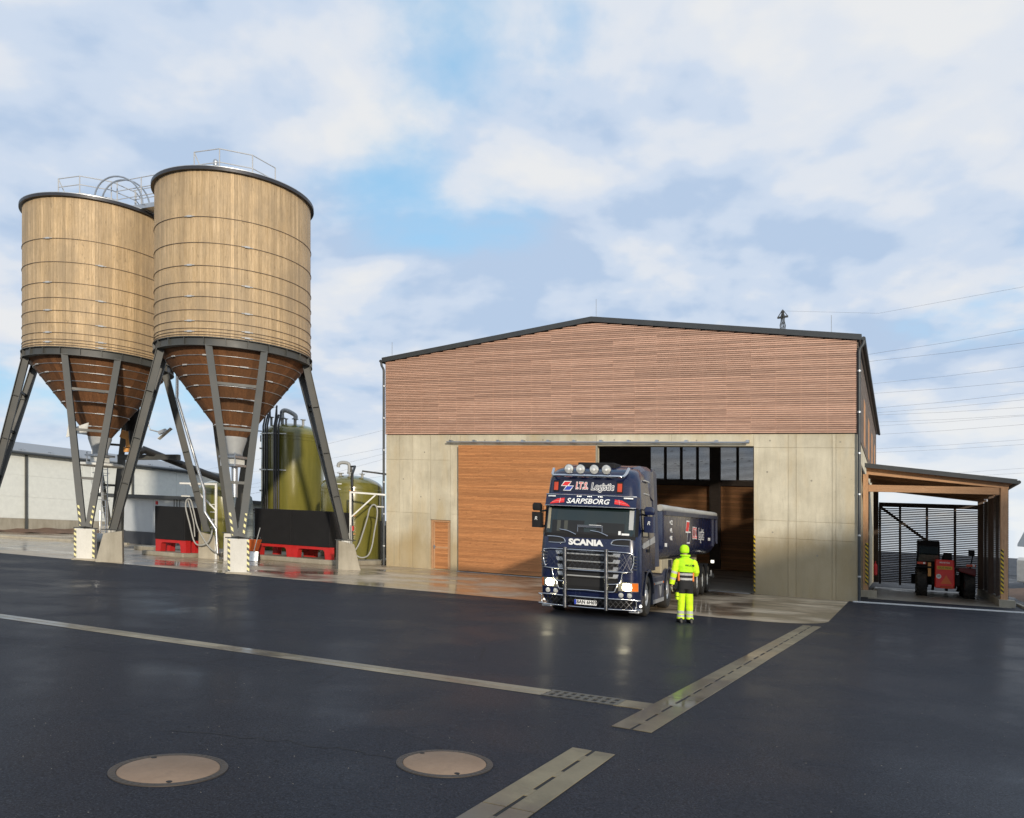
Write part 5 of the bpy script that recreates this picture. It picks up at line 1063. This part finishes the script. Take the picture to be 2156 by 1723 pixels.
# ------------------------------------------------------------------ tipper trailer
TL = thing('tipper_trailer', 'dark navy tipper trailer with rolled grey cover, half inside the hall', 'trailer', (1.80 + 0.342*3.9, 19.73 + 0.94*3.9, 0), -R_(20.6))
def tring(y, zb, zt, hw, r=0.42, n=6):
    pts = [V3((-hw, y, zt))] + [V3((-hw + r - r*math.cos(math.pi/2*k/n), y, zb + r - r*math.sin(math.pi/2*k/n))) for k in range(n+1)] + [V3((hw - r + r*math.sin(math.pi/2*k/n), y, zb + r - r*math.cos(math.pi/2*k/n))) for k in range(n+1)] + [V3((hw, y, zt))]
    return pts
MB().loft([tring(-1.05, 1.50, 2.66, 0.86), tring(-0.95, 1.40, 2.67, 1.08), tring(-0.72, 1.36, 2.68, 1.20), tring(-0.45, 1.34, 2.68, 1.25), tring(10.2, 1.42, 2.92, 1.25), tring(11.3, 1.62, 2.94, 1.25)]).build('tipper_body', M['navy'], TL, smooth=35)
for s in (-1, 1):
    MB().bar((s*1.27, -0.5, 2.64), (s*1.27, 11.3, 2.90), 0.08, 0.12).build('top_rail', M['navyd'], TL)
    MB().box(*sorted((s*1.252, s*1.29)), 9.9, 10.05, 1.75, 2.9).build('side_rib', M['navyd'], TL); MB().box(*sorted((s*1.252, s*1.29)), 11.1, 11.28, 1.85, 2.92).build('side_rib', M['navyd'], TL)
rt = MB().tube([(1.2+0.02*math.sin(k), -0.9+k*0.72, 2.76+0.0215*k*0.72+0.004*math.sin(k*1.7)) for k in range(18)], 0.09, 10).build('rolled_cover', plain('grey tarpaulin', (0.42, 0.42, 0.40), 0.7, dirt=0.2), TL, smooth=60)
MB().grid(lambda i, j: (-1.2+2.4*i, -0.9+12.2*j, 2.72+0.26*j+0.1*math.sin(math.pi*i)+0.01*math.sin(j*60)), 8, 30).build('cover_sheet', M['grey'], TL, smooth=60)
Xs = 1.253
for mt, bo, of in ((M['letw'], 0.028, 0.004), (M['letr'], 0.0, 0.008)): text('I.T.S.', 0.52, mt, TL, (Xs, 5.15, 2.16), (0, 1, 0), (0, 0, 1), of, 0.12, 0.95, bold=bo)
for mt, bo, of in ((M['letw'], 0.028, 0.004), (M['letd'], 0.0, 0.008)): text('Logistic', 0.52, mt, TL, (Xs, 6.75, 2.15), (0, 1, 0), (0, 0, 1), of, 0.12, 0.85, bold=bo)
def trh(y0, z0, mat, g, of): 
    w, h, sk = 0.55+g, 0.30+g, 0.2; MB().add([(Xs+of, y, z) for y, z in ((y0-w/2-sk/2, z0-h/2), (y0+w/2-sk/2, z0-h/2), (y0+w/2+sk/2, z0+h/2), (y0-w/2+sk/2, z0+h/2))], [(0,1,2,3)]).build('logo', mat, TL)
trh(3.6, 2.36, M['letw'], 0.09, 0.003); trh(3.85, 2.02, M['letw'], 0.09, 0.0035); trh(3.6, 2.36, M['letr'], 0, 0.006); trh(3.85, 2.02, M['letd'], 0, 0.0065)
for z, sx in ((2.40, '+CZ'), (2.18, '+PL'), (1.96, '+SK')): text(sx, 0.17, M['letw'], TL, (Xs, 0.55, z), (0, 1, 0), (0, 0, 1), 0.004, 0, 1.5, bold=0.006)
text('SERVICE', 0.14, M['letw'], TL, (Xs, 8.9, 2.0), (0, 1, 0), (0, 0, 1), 0.004, 0, 1.2, bold=0.004)
MB().box(Xs, Xs+0.006, -0.42, -0.1, 1.72, 1.82).build('reflector', M['letw'], TL)
MB().box(-0.5, -0.35, -0.6, 10.9, 1.05, 1.36).box(0.35, 0.5, -0.6, 10.9, 1.05, 1.36).build('chassis', M['cream'], TL)
sb_ = MB().box(0.45, 1.12, -0.2, 1.6, 0.98, 1.36).build('equipment_box', M['cream'], TL, bevel=0.02)
vg = MB()
for k in range(6): vg.box(1.121, 1.128, 0.85+k*0.1, 0.92+k*0.1, 1.10, 1.34)
vg.build('vent_grid', M['dark'], sb_)
MB().cyl((1.0, 5.3, 0.72), (1.0, 5.3, 1.32), 0.22, n=16).build('air_tank', M['navyd'], TL, smooth=40)
MB().box(0.6, 1.15, 3.2, 4.9, 0.75, 1.25).build('tool_box', M['blackp'], TL, bevel=0.02)
for y in (6.15, 7.5, 8.85):
    for s in (-1, 1):
        wheel(TL, s*1.04, y, 0.52, 0.36, 0.29, outer=s, mat='whitedirty')
        MB().grid(lambda i, j: (s*(0.84+0.40*j), y+0.60*math.cos(math.pi*(0.08+0.84*i)), 0.50+0.60*math.sin(math.pi*(0.08+0.84*i))), 14, 2).build('mudguard', M['blackp'], TL, smooth=50)
    MB().cyl((-0.95, y, 0.52), (0.95, y, 0.52), 0.07, n=8).build('axle', M['steel'], TL)
MB().box(-1.2, 1.2, 10.75, 10.9, 0.5, 0.65).build('underrun_bar', M['steel'], TL)
MB().box(1.1, 1.25, 9.6, 9.75, 0.62, 0.82).build('lamp_box', M['whitedirty'], TL); MB().box(1.2, 1.3, 9.9, 10.0, 1.1, 1.2).build('marker_lamp', M['lampw'], TL)

# ------------------------------------------------------------------ person
def hiv(name, c): return plain(name, c, 0.75, var=0.25, sc=9, bump=0.8)
M['lime'] = hiv('lime fabric', (0.50, 0.93, 0.01)); M['yel'] = hiv('yellow fabric', (0.66, 0.93, 0.015)); M['blk'] = hiv('black fabric', (0.012, 0.012, 0.013)); M['rfl'] = plain('reflective band', (0.50, 0.50, 0.47), 0.4, var=0.2, sc=20)
M['orf'] = hiv('orange fabric', (0.9, 0.25, 0.05)); M['skin'] = plain('skin', (0.45, 0.27, 0.19), 0.5); M['glove'] = plain('work glove', (0.36, 0.33, 0.20), 0.7)
PE = thing('person', 'person in yellow hi-vis jacket and trousers and lime cap, back turned, beside truck', 'person', (4.05, 19.38, 0), R_(6))
def ell(c, rx, ry, n=18, tilt=(0, 0), sq=1.0):
    r = []
    for k in range(n):
        a = 2*math.pi*k/n; x, y = math.copysign(abs(math.cos(a))**sq, math.cos(a))*rx, math.copysign(abs(math.sin(a))**sq, math.sin(a))*ry
        r.append(V3(c) + V3((x, y, tilt[0]*x + tilt[1]*y)))
    return r
def folds(z, k): return 1 + 0.03*math.sin(z*47+k) + 0.02*math.sin(z*91+2*k)
# body: head, neck, hands as one skinned figure with the limbs inside the clothes
def skinned(verts, edges, rad, mat, name, parent, root=0, sub=2):
    me = bpy.data.meshes.new(name); me.from_pydata(verts, edges, []); o = bpy.data.objects.new(name, me); COL.objects.link(o)
    sm = o.modifiers.new('skin', 'SKIN'); sv = me.skin_vertices[0].data
    for i, r in enumerate(rad): sv[i].radius = r if isinstance(r, tuple) else (r, r)
    sv[root].use_root = True
    o.modifiers.new('sub', 'SUBSURF').levels = sub; o.modifiers['sub'].render_levels = sub
    bpy.context.view_layer.update(); me2 = bpy.data.meshes.new_from_object(o.evaluated_get(bpy.context.evaluated_depsgraph_get()))
    bpy.data.objects.remove(o); me2.materials.clear(); me2.materials.append(mat); me2.polygons.foreach_set('use_smooth', [True]*len(me2.polygons))
    return link(name, me2, parent)
LH, RH = V3((-0.335, -0.03, 0.83)), V3((0.20, 0.30, 1.12))
bv = [(0, 0, 0.95), (0, -0.01, 1.2), (0, -0.02, 1.42), (0, -0.01, 1.52), (0.0, 0.015, 1.58), (-0.01, 0.03, 1.68), (-0.01, 0.02, 1.76),
      (-0.19, -0.01, 1.42), (-0.265, -0.03, 1.17), (-0.31, 0.0, 0.94), tuple(LH), (0.19, -0.01, 1.42), (0.265, 0.0, 1.17), (0.22, 0.2, 1.1), tuple(RH),
      (-0.09, 0, 0.88), (-0.11, 0.01, 0.5), (-0.11, -0.01, 0.1), (0.09, 0, 0.88), (0.10, 0.01, 0.5), (0.11, -0.01, 0.1)]
be = [(0,1),(1,2),(2,3),(3,4),(4,5),(5,6),(2,7),(7,8),(8,9),(9,10),(2,11),(11,12),(12,13),(13,14),(0,15),(15,16),(16,17),(0,18),(18,19),(19,20)]
br_ = [0.12, 0.12, 0.12, 0.055, 0.06, 0.085, 0.07, 0.06, 0.045, 0.035, (0.045, 0.025), 0.06, 0.045, 0.035, (0.045, 0.025), 0.08, 0.06, 0.045, 0.08, 0.06, 0.045]
body = skinned(bv, be, br_, M['skin'], 'body', PE)
# face (turned away from the yard)
MB().lathe([(0.001, 0.0), (0.014, 0.01), (0.02, 0.035)], 8, (-0.012, 0.12, 1.655), axis='y', caps=False).build('nose', M['skin'], body, smooth=60)
for s in (-1, 1):
    MB().lathe([(0.001, 0.006), (0.011, 0.0)], 8, (-0.012+s*0.032, 0.108, 1.69), axis='y', caps=False).build('eye', M['letk'], body)
    MB().lathe([(0.001, -0.012), (0.026, -0.006), (0.03, 0.006), (0.001, 0.01)], 10, (-0.01+s*0.085, 0.02, 1.665), axis='x', caps=False).build('ear', M['skin'], body, smooth=60)
MB().box(-0.035, 0.012, 0.104, 0.11, 1.622, 1.63).build('mouth', M['redl'], body)
def hand(c, down, mat, nm):
    c = V3(c); v = [c, c+down*0.055]; e = [(0, 1)]; r = [(0.026, 0.036), (0.03, 0.04)]; f = V3((0, 1, 0)) if abs(down.y) < 0.5 else V3((1, 0, 0))
    for k, ln in enumerate((0.055, 0.066, 0.062, 0.05)):
        b = c+down*0.075+f*(-0.03+0.02*k); i = len(v); v += [b, b+down*ln*0.55+V3((0.008, 0, 0)), b+down*ln+V3((0.028, 0, 0))]; e += [(1, i), (i, i+1), (i+1, i+2)]; r += [0.010, 0.0095, 0.008]
    i = len(v); v += [c+down*0.02+f*0.04, c+down*0.06+f*0.058, c+down*0.09+f*0.05]; e += [(0, i), (i, i+1), (i+1, i+2)]; r += [0.012, 0.011, 0.009]
    skinned([tuple(x) for x in v], e, r, mat, nm, PE)
hand(LH+V3((0, 0, 0.02)), V3((0.0, 0.02, -1)).normalized(), M['glove'], 'glove'); hand(RH, V3((-0.2, 0.97, 0.0)).normalized(), M['glove'], 'glove')
# jacket: torso
jk = MB(); zs = [(0.955, .170, .125, 1), (0.99, .172, .128, 1), (1.0, .172, .128, 3), (1.045, .172, .128, 3), (1.05, .172, .128, 1), (1.105, .174, .128, 1), (1.11, .174, .128, 3), (1.155, .176, .13, 3), (1.16, .176, .13, 1), (1.185, .18, .132, 1), (1.19, .186, .138, 0), (1.25, .192, .14, 0), (1.32, .205, .14, 0), (1.40, .218, .13, 0), (1.45, .205, .115, 0), (1.49, .165, .10, 0), (1.515, .10, .085, 0), (1.54, .085, .085, 0), (1.575, .088, .085, 0)]
mats = [M['lime'], M['blk'], M['yel'], M['rfl'], M['orf']]
for (z0, a0, b0, m0), (z1, a1, b1, m1) in zip(zs, zs[1:]):
    jk.mat(m0 if m0 == m1 else min(m0, m1) if m0*m1 == 0 else m0); jk.loft([ell((0.0, -0.01, z), a*folds(z, 1), b*folds(z, 2), 24, sq=0.85) for z, a, b in ((z0, a0, b0), (z1, a1, b1))], caps=False)
jk.mat(0)
def sleeve(pts, rad, mk):
    P = [V3(p) for p in pts]; tot = len(P)
    for i in range(tot-1):
        jk.mat(mk[i]); d0 = (P[min(i+1, tot-1)]-P[max(i-1, 0)]).normalized(); d1 = (P[min(i+2, tot-1)]-P[i]).normalized()
        def rg(p, d, r): 
            a = d.cross(V3((0, 1, 0.1))).normalized(); b = d.cross(a); return [p + a*math.cos(t)*r + b*math.sin(t)*r for t in [2*math.pi*k/14 for k in range(14)]]
        jk.loft([rg(P[i], d0, rad[i]), rg(P[i+1], d1, rad[i+1])], caps=(i in (0, tot-2)))
sleeve([(-0.16, -0.01, 1.44), (-0.205, -0.01, 1.40), (-0.235, -0.015, 1.30), (-0.255, -0.02, 1.22), (-0.262, -0.022, 1.19), (-0.275, -0.024, 1.14), (-0.285, -0.02, 1.08), (-0.292, -0.016, 1.05), (-0.302, -0.01, 1.0), (-0.315, -0.004, 0.93), (-0.322, -0.002, 0.89), (-0.325, 0, 0.86)], [.075, .088, .084, .078, .077, .075, .073, .071, .068, .062, .06, .045], [2, 2, 2, 2, 3, 2, 2, 3, 2, 2, 1])
sleeve([(0.16, -0.01, 1.44), (0.205, -0.01, 1.40), (0.24, -0.01, 1.30), (0.262, 0, 1.20), (0.262, 0.05, 1.15), (0.245, 0.13, 1.12), (0.225, 0.2, 1.11), (0.21, 0.26, 1.11)], [.075, .088, .084, .078, .076, .070, .064, .055], [2, 2, 2, 2, 3, 2, 1])
o = jk.build('jacket', mats, PE, smooth=75)
MB().tube(ell((0, -0.005, 1.57), 0.10, 0.096, 20), 0.024, 8, closed=True).build('collar', M['lime'], PE, smooth=60)
for s in (-1, 1): MB().box(s*0.172-0.02, s*0.172+0.02, -0.08, 0.05, 0.97, 1.18).build('side_panel', M['orf'], PE, bevel=0.015)
text('BELOR', 0.06, M['blk'], PE, (0.06, -0.158, 1.345), (1, 0, 0), (0, 0, 1), 0.004, 0, 1.2)
MB().add([(0.145+0.03*math.cos(a), -0.148, 1.345+0.03*math.sin(a)) for a in [0, 1.57, 3.14, 4.71]], [(0,1,2,3)]).build('logo', M['blk'], PE)
# trousers
tj = MB()
tj.mat(1); tj.loft([ell((0, -0.005, z), a, b, 24, sq=0.85) for z, a, b in ((1.0, .165, .12), (0.93, .172, .128), (0.85, .178, .135), (0.79, .178, .13))], caps=False)
for s in (-1, 1):
    lv = [(0.84, .098, .125, 1), (0.76, .094, .115, 1), (0.69, .092, .105, 1), (0.685, .092, .105, 2), (0.60, .090, .10, 2), (0.50, .086, .096, 2), (0.42, .084, .095, 2), (0.34, .082, .094, 2), (0.285, .082, .093, 2), (0.28, .083, .094, 3), (0.215, .083, .094, 3), (0.21, .083, .094, 2), (0.19, .083, .094, 2), (0.185, .083, .094, 3), (0.14, .083, .094, 3), (0.135, .084, .095, 2), (0.10, .086, .098, 2), (0.085, .083, .095, 1), (0.06, .07, .08, 1)]
    for (z0, a0, b0, m0), (z1, a1, b1, m1) in zip(lv, lv[1:]):
        cx_ = lambda z: s*(0.086+0.030*(0.84-z)); fk = lambda z: folds(z, 3+s)
        tj.mat(m0 if m0 == m1 else max(m0, m1) if m0 != m1 and z0-z1 > 0.02 else m0); tj.loft([ell((cx_(z), 0.0+0.012*math.sin(z*9), z), a*fk(z), b*fk(z), 18) for z, a, b in ((z0, a0, b0), (z1, a1, b1))], caps=False)
tj.build('trousers', mats, PE, smooth=75)
MB().box(-0.225, -0.165, -0.055, 0.07, 0.53, 0.72).build('thigh_pocket', M['yel'], PE, bevel=0.015); MB().box(-0.228, -0.162, -0.058, 0.073, 0.705, 0.735).build('pocket_flap', M['blk'], PE)
MB().box(-0.229, -0.163, -0.057, 0.072, 0.60, 0.615).build('pocket_band', M['blk'], PE)
for s in (-1, 1):
    MB().loft([ell((s*0.115+s*0.008, y, 0.05+h*0.5), w, h, 12) for y, w, h in ((-0.10, 0.02, 0.03)[:3], (-0.09, 0.045, 0.055), (0.0, 0.052, 0.06))], caps=True) if False else None
    bt = MB(); 
    for_r = [(-0.115, .030, .075), (-0.10, .045, .115), (-0.03, .050, .13), (0.05, .050, .105), (0.13, .052, .08), (0.18, .045, .06), (0.195, .025, .04)]
    bt.loft([[V3((s*0.122+w*math.cos(a), y, max(0.0, h*0.5+h*0.5*math.sin(a)))) for a in [2*math.pi*k/14 for k in range(14)]] for y, w, h in for_r]); bt.build('boot', plain('black boot', (0.015, 0.014, 0.013), 0.5), PE, smooth=60)
# knitted cap
MB().loft([ell((-0.01, 0.015, z), a, b, 24) for z, a, b in ((1.625, .080, .085), (1.64, .098, .105), (1.66, .105, .112), (1.70, .108, .114), (1.75, .104, .108), (1.79, .085, .09), (1.815, .05, .055), (1.822, .01, .01))]).build('knitted_cap', M['lime'], PE, smooth=70)

# ------------------------------------------------------------------ telehandler in the shed
M['red'] = plain('red machine paint', (0.75, 0.03, 0.022), 0.35); M['darkred'] = M['red']
TH = thing('telehandler', 'red telehandler with black tyres parked inside the open shed', 'telehandler', B(23.72, 7.6), -R_(25))
for s in (-1, 1):
    for y in (0.95, 3.75): wheel(TH, s*0.93, y, 0.60, 0.42, 0.30, lugs=18, mat='redp', outer=s)
MB().box(-0.55, 0.55, 0.5, 4.4, 0.55, 1.0).build('chassis', M['blackp'], TH)
MB().prism([(-0.44, 0.42), (0.30, 0.42), (0.33, 0.6), (0.31, 1.66), (-0.42, 1.66), (-0.44, 0.6)], lambda a, b, q: (a, q, b), 0.0, 0.75).build('counterweight', M['red'], TH, bevel=0.04)
text('MANITOU', 0.085, M['letw'], TH, (-0.06, -0.001, 1.53), (1, 0, 0), (0, 0, 1), 0.004, 0, 1.0, bold=0.002)
np2 = MB().box(-0.35, 0.23, -0.015, -0.003, 1.24, 1.38).build('number_plate', plain('yellow plate', (0.70, 0.38, 0.02), 0.4), TH); text('GU7 9036', 0.115, M['letk'], np2, (-0.06, -0.016, 1.31), (1, 0, 0), (0, 0, 1), 0.002)
dk = MB().lathe([(0.001, -0.004), (0.10, -0.004), (0.10, 0.0)], 24, (-0.29, -0.004, 0.93), axis='y', caps=False).build('speed_disc', M['letw'], TH); text('20', 0.12, M['letk'], dk, (-0.29, -0.009, 0.93), (1, 0, 0), (0, 0, 1), 0.002)
MB().add([(-0.22, -0.006, 0.62), (0.22, -0.006, 0.62), (0.0, -0.006, 1.0)], [(0,1,2)]).build('warning_triangle', M['orange'], TH)
MB().box(-0.22, 0.26, -0.10, 0.0, 0.42, 0.54).build('tow_hitch', M['redl'], TH, bevel=0.01)
cb = MB(); cb.prism([(0.75, 1.55), (0.72, 2.25), (0.95, 2.48), (2.2, 2.48), (2.6, 1.7), (2.6, 0.9), (0.9, 0.9)], lambda a, b, q: (q, a, b), -1.12, -0.22); cb.build('cab', M['blackp'], TH, bevel=0.03)
MB().prism([(0.80, 1.62), (0.78, 2.2), (0.96, 2.40), (2.15, 2.40), (2.5, 1.72)], lambda a, b, q: (q, a, b), -1.127, -0.213).build('cab_window', M['glass'], TH)
MB().add([(-1.05, 0.742, 1.62), (-0.28, 0.742, 1.62), (-0.28, 0.712, 2.2), (-1.05, 0.712, 2.2)], [(0,1,2,3)]).build('rear_window', M['wscreen'], TH)
MB().add([(-1.08, 0.70, 1.55), (-0.22, 0.70, 1.55), (-0.30, 0.35, 1.84), (-1.05, 0.38, 1.84)], [(0,1,2,3)]).build('rear_screen', M['hlglass'], TH)
MB().box(-1.15, -0.5, 0.2, 1.7, 1.26, 1.34).build('fender', M['blackp'], TH, bevel=0.02)
MB().prism([(0.45, 1.2), (0.5, 1.35), (1.15, 1.35), (1.15, 1.0)], lambda a, b, q: (a, q, b), 0.3, 3.2).build('engine_hood', plain('dark red hood paint', (0.14, 0.012, 0.012), 0.5), TH, bevel=0.04)
for s, x in ((-1, -0.95), (1, 0.95)): MB().box(x-0.18, x+0.18, 0.1, 0.2, 1.42, 1.52).build('tail_lamp', M['redl'], TH); MB().box(x+0.06, x+0.14, 0.09, 0.1, 1.43, 1.51).build('reverse_lamp', M['letw'], TH)
MB().box(-0.7, -0.58, 0.25, 0.35, 0.9, 1.5).build('side_panel', M['ochre'], TH)
MB().bar((0.1, 0.9, 1.75), (0.1, 4.8, 1.15), 0.34, 0.42).bar((0.1, 4.7, 1.2), (0.1, 5.3, 0.6), 0.25, 0.3).build('boom', M['blackp'], TH, bevel=0.02)
fk = MB().box(-1.3, 0.9, 5.25, 5.32, 0.35, 0.85).build('fork_carriage', M['blackp'], TH)
for x in (-1.0, -0.4, 0.2, 0.7): MB().box(x, x+0.12, 5.3, 6.1, 0.1, 0.16).box(x, x+0.12, 5.27, 5.33, 0.1, 0.9).build('fork', M['blackp'], fk)
MB().tube([(0.95, 0.6, 1.35), (1.05, 0.6, 1.9), (0.98, 0.6, 1.95)], 0.025, 6).box(0.88, 1.12, 0.56, 0.62, 1.9, 2.15).build('mirror', M['blackp'], TH)

# ------------------------------------------------------------------ warehouse behind the viewer whose shade falls over the yard
WHs = thing('grey_warehouse', 'grey gabled warehouse standing across the yard from the slatted hall', 'warehouse', (31.2, -14, 0))
pro = [(-10.4, -1), (15, -1), (15, 11.4), (0.5, 15.2), (-10.4, 11.6)]
MB().prism(pro, lambda a, b, q: (a, q, b), -30, 0).build('wall', plain('grey cladding', (0.16, 0.17, 0.18), 0.6), WHs)
for s, e, z in ((-1, -10.7, 11.5), (1, 15.3, 11.32)): MB().prism([(e, z), (0.5, 15.22), (0.5, 15.4), (e, z+0.18)], lambda a, b, q: (a, q, b), -30.3, 0.3).build('roof', M['fascia'], WHs)
for k in range(4):
    w = MB().box(-8+k*6, -5+k*6, 0.002, 0.06, 0, 3.4).build('gate', M['fascia'], WHs)

# ------------------------------------------------------------------ shear everything, buildings too, down to the right; uprights stay upright
SH = Matrix(((1, 0, 0), (0, 1, 0), (-SCENE_SHEAR, 0, 1))); done = {}
def lay(o, Rw):
    Ri = Rw.inverted(); o.location = Ri @ SH @ Rw @ o.location
    Rn = Rw @ o.rotation_euler.to_matrix()
    if o.type == 'MESH':
        key = (o.data.name, tuple(round(Rn[i][j], 5) for i in range(2) for j in range(2)))
        if key not in done:
            me = o.data.copy(); me.transform((Rn.inverted() @ SH @ Rn).to_4x4()); done[key] = me
        o.data = done[key]
    for c_ in kids.get(o, ()): lay(c_, Rn)
kids = {}
for o in SC.objects:
    if o.parent is not None: kids.setdefault(o.parent, []).append(o)
for o in [o for o in SC.objects if o.parent is None and o.type in ('MESH', 'EMPTY')]: lay(o, Matrix.Identity(3))
